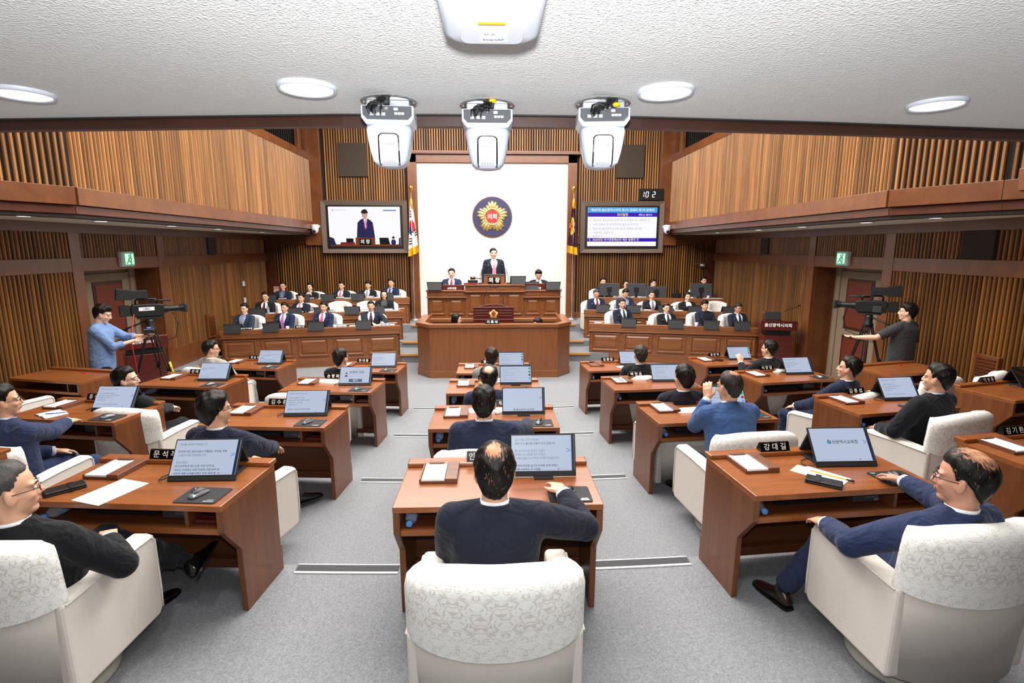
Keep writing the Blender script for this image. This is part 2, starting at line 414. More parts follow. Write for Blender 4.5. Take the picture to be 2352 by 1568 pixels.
# ------------------------------------------------------------------ setting: floor tiers
TZ = [0.64, 0.48, 0.32, 0.16]
def edge_y(k, x): return 3.17 + 1.67*k + 0.0235*x*x
XS = [-6.7 + 13.4*i/40 for i in range(41)]
def tier(name, z0, z1, back, front):
    vs = []; fs = []
    for x in XS:
        for y in (back(x), front(x)):
            for z in (z0, z1): vs.append((x, y, z))
    n = len(XS)
    for i in range(n-1):
        a, c = i*4, (i+1)*4
        fs += [(a+1, c+1, c+3, a+3), (a+2, a+3, c+3, c+2), (a, a+1, c+1, c)]
    b = MB(); b.add(vs, fs)
    return struct(b.build(name, M_carpet))
floor0 = struct(MB().box((0, 7.0, -0.1), (13.8, 19.0, 0.2)).build('floor', M_carpet))
tier('floor.001', 0, TZ[0], lambda x: -1.7, lambda x: edge_y(0, x))
for k in (1, 2, 3):
    tier('floor.00%d' % (k+1), 0, TZ[k], (lambda k: lambda x: edge_y(k-1, x)-0.002)(k), (lambda k: lambda x: edge_y(k, x))(k))
# nosing strips in the two aisles
M_strip = flat('nosing_rubber', '#38393b', 0.6, bump=0.5, scale=400)
M_stripw = flat('nosing_metal', '#e2e2e0', 0.45)
ns = 0
for k in range(4):
    for a, c in ((-1.28, -0.62), (0.62, 1.28)):
        t = thing('step_nosing', 'ribbed %s aisle nosing on the %s carpet step from the front of the photo' % ('left' if a < 0 else 'right', ['first', 'second', 'third', 'fourth'][k]), 'step nosing')
        xs = [a + (c-a)*i/8 for i in range(9)]
        z = TZ[k]
        def strip(y0, y1, h):
            b = MB(); rings = []
            for x in xs:
                y = edge_y(k, x); rings.append([(x, y+y0, z+0.001), (x, y+y1, z+0.001), (x, y+y1, z+h), (x, y+y0, z+h)])
            b.loft(rings); return b
        strip(-0.075, -0.004, 0.006).build('rubber_insert', M_strip, t)
        b = strip(-0.092, -0.075, 0.008); b.build('metal_rail', M_stripw, t)
        b = strip(-0.004, 0.006, 0.008); b.build('metal_rail', M_stripw, t)
# raised stage levels at the far end with orange wooden nosings
def stage(name, y0, z0, z1, xa=-6.7, xb=6.7, y1=16.1):
    return struct(MB().box(((xa+xb)/2, (y0+y1)/2, (z0+z1)/2), (xb-xa, y1-y0, z1-z0)).build(name, M_carpet))
LV = [(12.42, 0.2), (13.3, 0.35), (14.75, 0.57)]
stage('floor.005', LV[0][0], 0, 0.2); stage('floor.006', LV[1][0], 0.2, 0.35); stage('floor.007', LV[2][0], 0.35, 0.57)
for i, (y, z) in enumerate(LV):
    for s in (-1, 1):
        o = MB().box((s*2.02, y-0.012, z-0.02), (0.56, 0.05, 0.05)).build('step_edge', M_orange, bevel=0.006)
        tag(o, 'light orange wooden edge on the %s stage step %s of the clerk enclosure' % (['lowest', 'middle', 'highest'][i], 'left' if s < 0 else 'right'), 'step edge')
struct(MB().box((0, 14.55, 0.46), (3.0, 3.1, 0.92)).build('floor.008', M_carpet))
for s in (-1, 1):
    struct(MB().box((s*6.5, 13.0, 0.1), (0.4, 4.2, 0.2)).build('floor.009', M_carpet))
    o = MB().box((s*6.31, 13.0, 0.185), (0.05, 4.2, 0.04)).build('platform_edge', M_orange, bevel=0.006)
    tag(o, 'orange wooden edge of the low carpet ledge along the %s slatted wall' % ('left' if s < 0 else 'right'), 'platform edge')
# ------------------------------------------------------------------ slats
def slat_mesh(mat, w_=0.040, d=0.042):
    b = MB(); h = w_/2
    b.prism([(-h, 0.004), (h, 0.004), (h, -d*0.62), (h*0.55, -d), (-h*0.55, -d), (-h, -d*0.62)], 0, 1, 'z')
    return b.mesh('slat', mat)
ME_slat = slat_mesh(M_slat_lit); ME_slat_shade = slat_mesh(M_slat_shade); ME_louv = slat_mesh(M_louver, 0.03, 0.03)
PITCH = 0.072
def slats(parent, p0, p1, z0, z1, me, pitch=PITCH, skip=None):
    """a row of slats from p0 to p1 (xy), standing proud to the left of the walking direction reversed (local -y)"""
    d = Vector((p1[0]-p0[0], p1[1]-p0[1])); L = d.length; d /= L; n = int(L/pitch); a = math.atan2(d.y, d.x)
    off = (L - (n-1)*pitch)/2
    for i in range(n):
        t = off + i*pitch; x, y = p0[0]+d.x*t, p0[1]+d.y*t
        if skip and skip(x, y): continue
        o = bpy.data.objects.new('slat', me); COL.objects.link(o); o.parent = parent
        o.location = (x, y, z0); o.rotation_euler = (0, 0, a); o.scale = (1, 1, z1-z0)
def wbox(parent, name, mat, x0, x1, y0, y1, z0, z1, bevel=0.006):
    return MB().box(((x0+x1)/2, (y0+y1)/2, (z0+z1)/2), (abs(x1-x0), abs(y1-y0), abs(z1-z0))).build(name, mat, parent, bevel=bevel)
BY = 16.1
# back wall
wb = struct(MB().box((0, BY+0.1, 3.5), (13.8, 0.2, 7.0)).build('wall_back', M_back))
slats(wb, (-4.87, BY), (-2.5, BY), 3.0, 6.95, ME_slat)
slats(wb, (2.5, BY), (4.97, BY), 3.0, 6.95, ME_slat)
slats(wb, (-2.5, BY), (2.5, BY), 5.42, 6.95, ME_slat)
slats(wb, (-6.4, BY), (-2.5, BY), 0.72, 2.9, ME_slat_shade)
slats(wb, (2.5, BY), (6.4, BY), 0.72, 2.9, ME_slat_shade)
for s in (-1, 1):
    wbox(wb, 'post', M_trim, s*5.47, s*4.92, BY-0.12, BY, 2.75, 6.95)
    wbox(wb, 'rail', M_trimdark, s*6.7, s*2.5, BY-0.07, BY, 2.78, 3.06)
    wbox(wb, 'post', M_trimdark, s*6.7, s*6.4, BY-0.06, BY, 0.57, 2.8)
    wbox(wb, 'baseboard', M_trim, s*6.7, s*2.42, BY-0.05, BY, 0.57, 0.74)
    # wooden surround of the white panel
    wbox(wb, 'panel_frame', M_trim, s*2.46, s*2.19, BY-0.12, BY, 0.57, 5.32, 0.01)
wbox(wb, 'panel_frame', M_trim, -2.46, 2.46, BY-0.12, BY, 5.09, 5.32, 0.01)
wbox(wb, 'cornice', M_trimdark, -2.56, 2.56, BY-0.2, BY, 5.32, 5.37)
wbox(wb, 'cornice', M_trim, -2.5, 2.5, BY-0.16, BY, 5.37, 5.42)
wbox(wb, 'white_panel', M_wallwhite, -2.2, 2.2, BY-0.06, BY, 0.62, 5.10, 0)
wbox(wb, 'panel_trim', M_orange, -2.2, 2.2, BY-0.075, BY-0.05, 0.57, 0.66)
# side walls
def side(s):
    n = 'left' if s < 0 else 'right'
    X = s*6.7
    wl = struct(bpy.data.objects.new('wall_%s' % n, None)); COL.objects.link(wl)
    yA, yB, yC, yD = 8.72, 8.93, 10.9, 11.12
    def bk(y0, y1, z0, z1): wbox(wl, 'backing', M_back, X, X+s*0.12, y0, y1, z0, z1, 0)
    bk(-1.7, yB, 0, 7.0); bk(yC, BY, 0, 7.0); bk(yB, yC, 2.3, 7.0)
    def row(y0, y1, z0, z1, me):
        # left wall faces +x, right wall faces -x
        if s < 0: slats(wl, (X, y0), (X, y1), z0, z1, me)
        else: slats(wl, (X, y1), (X, y0), z0, z1, me)
    row(5.1, yA, 2.52, 2.91, ME_slat_shade); row(yB, yC, 2.52, 2.91, ME_slat_shade); row(yD, 15.95, 2.52, 2.91, ME_slat_shade)
    row(4.6, yA, 0.16, 2.31, ME_slat_shade); row(yD, 15.95, 0.62, 2.30, ME_slat_shade)
    def rb(name, y0, y1, z0, z1, d=0.05, m=M_trim): wbox(wl, name, m, X, X-s*d, y0, y1, z0, z1)
    rb('rail', -1.7, BY, 2.91, 3.06, 0.06, M_trimdark)
    rb('rail', -1.7, BY, 2.30, 2.52, 0.05)
    rb('post', yA-0.02, yB, 0, 2.95, 0.055); rb('post', yC, yD, 0, 2.95, 0.055)
    rb('baseboard', yD, BY, 0.0, 0.62, 0.045)
    # door recess
    for a in (yB, yC):
        wbox(wl, 'door_jamb', M_trim, X, X+s*0.42, a-0.02*(1 if a == yC else -1), a, 0, 2.3, 0)
    wbox(wl, 'door_head', M_trimdark, X, X+s*0.42, yB, yC, 2.3, 2.34, 0)
    wbox(wl, 'backing', M_door, X+s*0.42, X+s*0.5, yB, yC, 0, 2.34, 0)
    dr = bpy.data.objects.new('door_%d' % (1 if s < 0 else 2), None); COL.objects.link(dr); struct(dr)
    dx = X+s*0.42
    ya, yb = 9.42, 10.62
    wbox(dr, 'door_leaf', M_door, dx, dx-s*0.045, ya, yb, 0.0, 2.22, 0.004)
    for a in (ya-0.12, yb):
        wbox(dr, 'door_frame', M_door, dx, dx-s*0.07, a, a+0.12, 0.0, 2.28, 0.008)
    for z0, z1 in ((0.2, 0.95), (1.08, 2.08)):
        m = wbox(dr, 'door_moulding', M_doordk, dx-s*0.045, dx-s*0.062, ya+0.22, yb-0.22, z0, z1, 0.01)
        q = wbox(m, 'leather_panel', M_doorred, dx-s*0.06, dx-s*0.07, ya+0.27, yb-0.27, z0+0.05, z1-0.05, 0.01)
    MB().tube([(dx-s*0.05, ya+0.08, 1.0), (dx-s*0.11, ya+0.08, 1.0), (dx-s*0.11, ya+0.2, 1.0)], 0.01, 8).build('door_handle', M_gold, dr, smooth=True)
    # balcony above
    bl = struct(bpy.data.objects.new('balcony_%s' % n, None)); COL.objects.link(bl)
    x1 = s*5.28
    k2 = (s*5.80, 6.02); k3 = (s*6.6, 4.6)
    def foot(p0, p1, z0, z1, name, m, out, d=0.1):
        # a board along p0-p1 whose room face stands out by `out`
        v = Vector((p1[0]-p0[0], p1[1]-p0[1])); nrm = Vector((-v.y, v.x)).normalized()
        if nrm.x*s > 0: nrm = -nrm
        a, b_ = Vector(p0), Vector(p1)
        poly = [a+nrm*out, b_+nrm*out, b_-nrm*d, a-nrm*d]
        MB().prism([tuple(q) for q in poly], z0, z1, 'z').build(name, m, bl, bevel=0.005)
    K = (x1, 7.08); E0 = (x1, BY)
    for p0, p1 in ((E0, K), (K, k2)):
        foot(p0, p1, 3.05, 3.44, 'parapet_backing', M_back, 0.0, 0.16)
        foot(p0, p1, 3.44, 5.16, 'parapet_backing', M_back, 0.0, 0.16)
        foot(p0, p1, 3.21, 3.43, 'fascia_board', M_trim, 0.07, 0.0)
        foot(p0, p1, 3.10, 3.205, 'fascia_board', M_trimdark, 0.02, 0.03)
        foot(p0, p1, 5.15, 5.34, 'parapet_rail', M_trim, 0.05, 0.2)
    foot(k2, k3, 3.05, 5.2, 'parapet_backing', M_back, 0.0, 0.16)
    foot(k2, k3, 3.21, 3.43, 'fascia_board', M_trim, 0.07, 0.0)
    foot(k2, k3, 3.10, 3.205, 'fascia_board', M_trimdark, 0.02, 0.03)
    if s < 0: slats(bl, K, E0, 3.43, 5.16, ME_slat); slats(bl, k2, K, 3.43, 5.16, ME_slat); slats(bl, k3, k2, 3.43, 5.16, ME_slat)
    else: slats(bl, E0, K, 3.43, 5.16, ME_slat); slats(bl, K, k2, 3.43, 5.16, ME_slat); slats(bl, k2, k3, 3.43, 5.16, ME_slat)
    MB().prism([(s*6.7, 3.0), (s*6.7, BY), (s*5.38, BY), (s*5.38, 7.1), (s*5.92, 6.02), (s*6.69, 4.7)], 3.06, 3.10, 'z').build('soffit', M_cream, bl)
    # dark louvred opening above the parapet
    lw = struct(MB().box((s*6.05, BY-0.35, 6.1), (1.3, 0.1, 1.7)).build('window_%d' % (1 if s < 0 else 2), M_back))
    slats(lw, (s*6.05-0.62, BY-0.4), (s*6.05+0.62, BY-0.4), 5.3, 6.95, ME_louv, 0.06)
    wbox(lw, 'window_frame', M_trim, s*5.47, s*5.36, BY-0.5, BY-0.3, 5.25, 6.95)
    lw2 = struct(MB().box((s*6.66, 13.6, 6.2), (0.08, 5.0, 1.6)).build('window_%d' % (3 if s < 0 else 4), M_back))
    if s < 0: slats(lw2, (X+0.08, 11.2), (X+0.08, 16.0), 5.4, 6.95, ME_louv, 0.06)
    else: slats(lw2, (X-0.08, 16.0), (X-0.08, 11.2), 5.4, 6.95, ME_louv, 0.06)
    return wl
side(-1); side(1)
# protruding boxed corner of the gallery front at the right edge of the frame
gb = struct(bpy.data.objects.new('balcony_corner', None)); COL.objects.link(gb)
MB().box((6.25, 5.55, 3.42), (0.9, 0.7, 0.24)).build('fascia_board', M_trim, gb, bevel=0.008)
MB().box((6.32, 5.62, 3.2), (0.76, 0.6, 0.2)).build('fascia_board', M_trimdark, gb, bevel=0.008)
# hall ceiling (high, out of frame) and the rear of the gallery
struct(MB().box((0, 9.0, 7.05), (13.8, 14.6, 0.1)).build('ceiling.001', flat('hall_ceiling', '#d9d4cb', 0.9)))
struct(MB().box((0, -1.75, 1.8), (13.6, 0.1, 3.6)).build('wall_rear', M_trim))
CE = [(-6.7, 2.6), (-3.0, 2.12), (-1.62, 1.915), (-1.04, 1.86), (-0.48, 1.81), (0, 1.80), (0.49, 1.81), (1.13, 1.865), (1.91, 1.95), (3.2, 2.15), (6.7, 2.65)]
b = MB(); b.prism([(-6.8, -1.8), (6.8, -1.8)] + [(x, y) for x, y in CE[::-1]], 3.10, 3.16, 'z')
ceil = struct(b.build('ceiling', M_stucco))
b = MB()
b.loft([[(x, y+0.012, 3.066), (x, y+0.045, 3.066), (x, y+0.045, 3.6), (x, y+0.012, 3.6)] for x, y in CE])
struct(b.build('trim_1', wood('gallery_edge_wood', '#35190f', '#442216', 0.4, (3, 3, 3), 1.2)))
b = MB()
b.loft([[(x, y-0.004, 3.096), (x, y+0.014, 3.096), (x, y+0.014, 3.15), (x, y-0.004, 3.15)] for x, y in CE])
struct(b.build('trim_2', flat('shadow_gap', '#2c2e2c', 0.7)))
b = MB()
b.loft([[(x, y+0.03, 3.55), (x, y+0.06, 3.55), (x, y+0.06, 7.1), (x, y+0.03, 7.1)] for x, y in CE])
struct(b.build('wall_gallery_front', M_trim))
for s in (-1, 1):
    pass
# downlights in the stucco ceiling
def downlight(x, y, z, r, lab, cat, mat, grp=None):
    t = thing('ceiling_light', lab, cat, (x, y, z), 0, grp)
    MB().lathe([(r*0.86, 0.0), (r*0.9, -0.006), (r, -0.012), (r*1.06, -0.004), (r*1.06, 0.004)], 32).build('rim', M_white, t, smooth=True)
    MB().lathe([(0.001, -0.008), (r*0.86, -0.008), (r*0.9, -0.003), (0.001, -0.003)], 32).build('diffuser', mat, t)
    return t
for (x, y), wd in zip(((-1.29, 1.6), (-0.49, 1.52), (0.47, 1.52), (1.31, 1.62)), ('leftmost round downlight in the white stucco ceiling', 'round ceiling downlight left of the three dome cameras', 'round ceiling downlight right of the three dome cameras', 'rightmost round downlight in the white stucco ceiling')):
    downlight(x, y, 3.1, 0.072, wd, 'ceiling light', E_lamp, 'downlights in the stucco ceiling')
ordn = ['nearest', 'second', 'third', 'fourth', 'farthest']
for s in (-1, 1):
    for i, y in enumerate((6.75, 8.0, 9.7, 11.3, 13.4)):
        downlight(s*5.62, y, 3.06, 0.1, '%s small round lamp under the %s balcony' % (ordn[i], 'left' if s < 0 else 'right'), 'ceiling light', E_lamps, 'round lamps under the balconies')
# wall speakers, TVs, counter
def panel(name, lab, cat, c, d, mat, bevel=0.004, rz=0):
    t = MB().box((0, 0, 0), d).build(name, mat, None, c, (0, 0, rz), bevel=bevel); return tag(t, lab, cat)
for s in (-1, 1):
    sd = 'left' if s < 0 else 'right'
    panel('wall_speaker', 'square dark brown speaker panel on the slats high up %s of the white panel' % sd, 'speaker', (s*4.0, BY-0.06, 5.16), (0.82, 0.06, 0.92), M_speaker)
    panel('wall_speaker', 'small dark speaker panel in the upper slats near the far end of the %s wall' % sd, 'speaker', (s*6.65, 12.98, 2.715), (0.05, 0.36, 0.39), M_spkdark)
panel('wall_speaker', 'dark speaker panel in the upper slats of the right wall nearest the viewer', 'speaker', (6.65, 7.17, 2.715), (0.05, 0.5, 0.39), M_spkdark)
def tv(cx, lab):
    t = thing('wall_television', lab, 'television', (cx, BY-0.06, 3.28))
    W, Hh = 2.48, 1.5
    b = MB()
    o_ = [(-W/2, -Hh/2), (W/2, -Hh/2), (W/2, Hh/2), (-W/2, Hh/2)]; i_ = [(-1.06, -0.6), (1.06, -0.6), (1.06, 0.6), (-1.06, 0.6)]
    r0 = [(x, 0.03, z) for x, z in o_]; r1 = [(x, -0.10, z) for x, z in o_]; r2 = [(x, -0.05, z) for x, z in i_]; r3 = [(x, 0.03, z) for x, z in i_]
    b.loft([r0, r1, r2, r3], cap=False); b.build('surround', M_tvframe, t)
    MB().box((0, -0.03, 0), (2.2, 0.1, 1.24)).build('bezel', M_black, t, bevel=0.01)
    sc = MB().box((0, -0.085, 0.01), (2.06, 0.012, 1.12)).build('screen', E_white, t)
    return t, sc
def poly_on(parent, items, y, name='picture'):
    """flat coloured shapes shown on a screen, each layer a hair in front of the last"""
    b = MB(); mats = []
    for i, (pts, m) in enumerate(items):
        if m not in mats: mats.append(m)
        b.add([(x, y-0.0006*i, z) for x, z in pts], [list(range(len(pts)))], mats.index(m))
    me = bpy.data.meshes.new(name); me.from_pydata([tuple(p) for p in b.v], [], b.f)
    for m in mats: me.materials.append(m)
    me.polygons.foreach_set('material_index', b.m)
    return obj(name, me, parent)
def ellp(cx, cz, rx, rz, n=20, a0=0, a1=360): return [(cx+rx*math.cos(R(a0+(a1-a0)*i/n)), cz+rz*math.sin(R(a0+(a1-a0)*i/n))) for i in range(n if a1-a0 == 360 else n+1)]
def rect(x0, z0, x1, z1): return [(x0, z0), (x1, z0), (x1, z1), (x0, z1)]
t, sc = tv(-3.735, 'wall television left of the white panel showing the speaker at the rostrum')
yv = -0.093
poly_on(sc, [
    (rect(-1.03, -0.55, 1.03, -0.50), E_brown), (rect(-0.72, -0.5, -0.3, -0.44), E_dred), (rect(-0.55, -0.44, -0.34, -0.33), E_blk),
    ([(-1.03, -0.53), (-0.84, -0.53), (-0.9, -0.33), (-1.03, -0.28)], E_suit),
    ([(0.42, -0.5), (0.72, -0.5), (0.67, -0.31), (0.41, -0.31)], E_blk),
    ([(-0.24, -0.32), (-0.2, 0.12), (-0.12, 0.2), (-0.03, 0.24), (0.07, 0.24), (0.16, 0.2), (0.24, 0.12), (0.29, -0.32)], E_suit),
    ([(-0.03, 0.24), (0.08, 0.24), (0.03, -0.06)], E_white), ([(0.0, 0.21), (0.05, 0.21), (0.06, 0.0), (0.03, -0.07), (-0.0, 0.0)], E_pink),
    (rect(-0.03, 0.22, 0.07, 0.30), E_skin), (ellp(0.015, 0.36, 0.085, 0.12), E_skin),
    (ellp(0.015, 0.40, 0.092, 0.1, 16, -10, 190), E_hair), (ellp(0.0, 0.42, 0.09, 0.045), E_hair),
    (rect(-0.28, -0.5, 0.29, -0.31), E_brown), (rect(-0.17, -0.52, 0.18, -0.34), E_blk),
    (ellp(0.82, -0.44, 0.07, 0.09), E_suit), (ellp(0.82, -0.33, 0.035, 0.05), E_skin), (ellp(0.82, -0.30, 0.04, 0.03), E_hair),
    ([(1.03, -0.53), (0.97, -0.53), (0.98, -0.33), (1.03, -0.3)], E_suit), (rect(0.55, 0.45, 0.93, 0.485), E_blue), (ellp(-0.9, 0.47, 0.02, 0.02), emis('screen_orange', '#e0701c'))], yv)
lettering('의 장', 0.13, emis('screen_text_white', '#ffffff'), sc, (0.0, yv-0.014, -0.43), bold=0.02)
lettering('울산광역시의회', 0.05, E_grey, sc, (-0.68, yv-0.002, 0.47))
t, sc = tv(3.82, 'wall television right of the white panel listing the agenda in blue bars')
EW = emis('screen_text_white', '#ffffff'); EY = emis('screen_text_cream', '#fff4b0')
poly_on(sc, [(rect(-1.03, 0.42, 1.03, 0.57), E_cyan), (rect(-1.03, 0.30, 1.03, 0.42), E_violet), (rect(-1.03, -0.42, 1.03, -0.315), E_violet)], yv)
lettering('제257회 울산광역시의회 제1차 정례회 제1차 본회의', 0.088, EW, sc, (0, yv-0.004, 0.49), bold=0.012)
lettering('의사일정', 0.09, EY, sc, (0, yv-0.004, 0.355), bold=0.012)
lettering('재적 22  출석 21', 0.06, EW, sc, (0.68, yv-0.004, 0.355), bold=0.012)
for s_, z in (('1.  제257회 울산광역시의회 제1차 정례회 회기결정의 건', 0.2), ('2.  시장·교육감 및 관계공무원 출석 요구의 건', 0.075), ('3.  제257회 울산광역시의회 제1차 정례회 회의록', -0.05), ('     서명의원 선출의 건', -0.165), ('4.  휴회의 건', -0.265)):
    lettering(s_, 0.078, E_grey, sc, (-0.98, yv-0.004, z), align='LEFT')
lettering('5.  2025년도 추가경정예산안 제안 설명의 건', 0.082, EY, sc, (-0.98, yv-0.004, -0.368), align='LEFT', bold=0.012)
t = thing('digital_counter', 'black digital counter reading 102 above the right television', 'counter', (4.655, BY-0.1, 4.22))
MB().box((0, 0, 0), (0.74, 0.1, 0.33)).build('casing', M_black, t, bevel=0.008)
SEG = {'1': 'bc', '0': 'abcdef', '2': 'abged'}
for i, ch in enumerate('102'):
    b = MB(); cx = -0.26+0.13*i + (0.07 if i == 2 else 0); w_, h_ = 0.035, 0.075
    for sg in SEG[ch]:
        x, z, ww, hh = {'a': (0, h_, 0.06, 0.016), 'g': (0, 0, 0.06, 0.016), 'd': (0, -h_, 0.06, 0.016), 'b': (w_, h_/2, 0.016, 0.062), 'c': (w_, -h_/2, 0.016, 0.062), 'f': (-w_, h_/2, 0.016, 0.062), 'e': (-w_, -h_/2, 0.016, 0.062)}[sg]
        b.box((cx+x+z*0.12, -0.053, z), (ww, 0.006, hh))
    b.build('digit', E_digit, t)
# emblem on the white panel
t = thing('round_emblem', 'large round navy emblem with a gold blossom on the white panel', 'emblem', (-0.02, BY-0.06, 3.57))
RX = Matrix.Rotation(R(90), 4, 'X')
def disc(r, y0, y1, n=64, b=None):
    b = b or MB(); b.prism([(r*math.cos(2*math.pi*k/n), r*math.sin(2*math.pi*k/n)) for k in range(n)], y0, y1, 'y'); return b
disc(0.585, -0.04, 0).build('rim', wood('emblem_rim_wood', '#6a3a26', '#7c4a32', 0.4), t, bevel=0.008)
disc(0.56, -0.05, -0.03).build('navy_disc', M_navy, t)
def blossom(parent, r0, sc_, mat, y, nm='petal'):
    for p in range(5):
        for j in range(-2, 3):
            a = R(90 + 72*p + j*13.5)
            L = (0.455, 0.435, 0.365)[abs(j)]*sc_; r_in = r0*sc_*0.6; w_ = (0.066, 0.058, 0.054)[abs(j)]*sc_
            b = MB(); m = (r_in+L)/2
            b.ell((0, 0, 0), ((L-r_in)/2+0.02*sc_, 0.06*sc_, w_), 14, 8)
            o = b.build(nm, mat, parent, (m*math.cos(a), y, m*math.sin(a)), (0, -a, 0), smooth=True)
blossom(t, 0.21, 1.0, M_goldl, -0.05)
rg = MB().tube([(0.225*math.cos(2*math.pi*k/40), -0.1, 0.225*math.sin(2*math.pi*k/40)) for k in range(41)], 0.022, 8).build('gold_ring', M_goldl, t, smooth=True)
rd = disc(0.215, -0.10, -0.05).build('red_disc', M_red, t)
lettering('의회', 0.165, flat('emblem_cream', '#efe6d0', 0.5), rd, (0, -0.102, 0.0), bold=0.012)
# flags
def flag(x, kind, lab):
    t = thing('flag_on_pole', lab, 'flag', (x, BY-0.42, 0.57))
    MB().lathe([(0.16, 0), (0.16, 0.03), (0.05, 0.06), (0.02, 0.09)], 24).build('base', M_steel, t, smooth=True)
    MB().tube([(0, 0, 0.05), (0, 0, 3.66)], 0.018, 12).build('pole', M_chrome, t, smooth=True)
    MB().lathe([(0.001, 3.64), (0.03, 3.66), (0.02, 3.70), (0.045, 3.74), (0.06, 3.79), (0.04, 3.84), (0.001, 3.89)], 20).build('finial', M_gold, t, smooth=True)
    b = MB(); nu, nv = 26, 44; vs = []; s = 1 if kind == 'nat' else -1
    z0, z1 = 3.46, 1.98
    for j in range(nv+1):
        v = j/nv
        wv = 0.03+0.25*v**0.75
        for i in range(nu+1):
            u = i/nu
            a = u*2*math.pi*2.2
            xx = s*(wv*(u-0.42)*1.15*(1+0.0) + 0.012*math.sin(a*1.3+2*v)); yy = -0.05 - 0.055*(0.4+v)*math.sin(a)
            z = z0 - (z0-z1)*v - 0.14*v*(1-u) * (1 if kind == 'nat' else 0.6) + 0.05*u*(1-v)
            vs.append((xx, yy, z))
    fs = []; mi = []; fr = []
    for j in range(nv):
        for i in range(nu):
            f = (j*(nu+1)+i, j*(nu+1)+i+1, (j+1)*(nu+1)+i+1, (j+1)*(nu+1)+i)
            u, v = (i+.5)/nu, (j+.5)/nv
            if v > 0.87 or (v < 0.17 and (u > 0.45 if kind == 'nat' else True)): fr.append(f); continue
            if kind == 'nat':
                du, dv = (u-0.42)/0.36, (v-0.5)/0.135; r = math.hypot(du, dv); m = 0
                if r < 1: m = 1 if dv < 0.25*math.sin(du*3)-0.05 + (0.55 if du > 0 else 0.2) else 2
                for (cu, cv) in ((0.33, 0.27), (0.3, 0.74), (0.85, 0.62)):
                    if abs(u-cu) < 0.14 and abs(v-cv) < 0.055 and (int((v-cv+0.055)/0.0225) % 2 == 0): m = 3
                mi.append(m)
            else:
                du, dv = (u-0.62)/0.36, (v-0.5)/0.15; r = math.hypot(du, dv); m = 0
                if r < 1.0+0.1*math.cos(5*math.atan2(dv, du)): m = 1
                if r < 0.55: m = 2
                if r < 0.4 and abs((r*6) % 1.0) < 0.4: m = 1
                mi.append(m)
            fs.append(f)
    b.v = [Vector(p) for p in vs]; b.f = [list(f) for f in fs]; b.m = mi
    o = b.build('cloth', [M_flagw, M_flagr, M_flagb, M_flagk] if kind == 'nat' else [M_flagm, M_flagy, M_flagr], t, smooth=True)
    b = MB(); b.v = [Vector(p) for p in vs]; b.f = [list(f) for f in fr]; b.m = [0]*len(fr)
    b.build('fringe', M_flagy, t, smooth=True)
    MB().tube([(0, -0.02, 3.5), (0.02*s, -0.07, 3.42), (0.03*s, -0.09, 3.2)], [0.02, 0.03, 0.012], 8).build('tassel', M_flagy, t, smooth=True)
flag(-2.33, 'nat', 'white national flag with red and blue circle hanging left of the white panel')
flag(2.33, 'council', 'dark maroon flag with gold fringe and red emblem right of the white panel')
# exit signs, switches, fire signs, wall vents, security cameras
for s in (-1, 1):
    sd = 'left' if s < 0 else 'right'
    t = thing('exit_sign', 'green running man exit sign above the %s side door' % sd, 'exit sign', (s*6.63, 9.95, 2.48), R(90) if s < 0 else R(-90))
    MB().box((0, 0, 0), (0.34, 0.1, 0.27)).build('casing', M_white, t, bevel=0.03, seg=3)
    f = MB().box((0, -0.052, 0), (0.28, 0.008, 0.22)).build('face', E_green, t)
    poly_on(f, [(rect(-0.11, -0.095, 0.03, 0.095), E_exitw), (rect(0.06, -0.095, 0.12, 0.095), E_exitw), (ellp(-0.0, 0.058, 0.02, 0.02), E_green),
                ([(-0.05, -0.015), (0.0, 0.04), (0.03, 0.035), (-0.01, -0.03)], E_green), ([(-0.03, -0.03), (0.0, -0.02), (0.04, -0.06), (0.03, -0.085)], E_green),
                ([(-0.04, -0.02), (-0.01, -0.03), (-0.07, -0.09), (-0.09, -0.08)], E_green), ([(0.01, 0.035), (0.07, 0.0), (0.06, -0.015), (0.0, 0.02)], E_green)], -0.0575)
    t = thing('wall_vent', 'wooden louvred vent low on the %s wall beside the officials' % sd, 'vent', (s*6.64, 12.6, 0.88), R(90) if s < 0 else R(-90))
    MB().box((0, 0, 0), (0.34, 0.06, 0.56)).build('frame', M_trim, t, bevel=0.006)
    for i in range(9): MB().box((0, -0.035, -0.2+0.05*i), (0.26, 0.02, 0.022), M=None).build('louver', M_trimdark, t)
    t = thing('security_camera', 'small white dome security camera at the far end of the %s balcony' % sd, 'camera', (s*5.13, BY-0.22, 3.12))
    MB().box((0, 0.06, 0.17), (0.2, 0.12, 0.08)).build('bracket', M_white, t, bevel=0.01)
    MB().lathe([(0.09, 0.22), (0.1, 0.2), (0.1, 0.1), (0.085, 0.02), (0.06, -0.02), (0.001, -0.04)], 20, (0, -0.04, 0)).build('housing', M_white, t, smooth=True)
    MB().ell((0, -0.12, 0.03), (0.045, 0.03, 0.045)).build('lens', M_blackg, t, smooth=True)
    t = thing('fire_notice', 'red and white hydrant notice on the back wall by the %s corner' % sd, 'sign', (s*6.44, BY-0.075, 1.46))
    MB().box((0, 0, 0), (0.15, 0.012, 0.18)).build('plate', flat('notice_pink', '#e8b4ac', 0.6), t)
    lettering('소화전', 0.05, M_red, t, (0, -0.008, 0.04), bold=0.02)
t = tag(MB().box((-6.64, 14.42, 1.74), (0.03, 0.1, 0.14)).build('light_switch', M_white, bevel=0.01), 'upper white switch plate on the left slatted wall', 'switch')
t = tag(MB().box((-6.64, 14.42, 1.30), (0.03, 0.1, 0.14)).build('light_switch', M_white, bevel=0.01), 'lower white switch plate on the left slatted wall', 'switch')
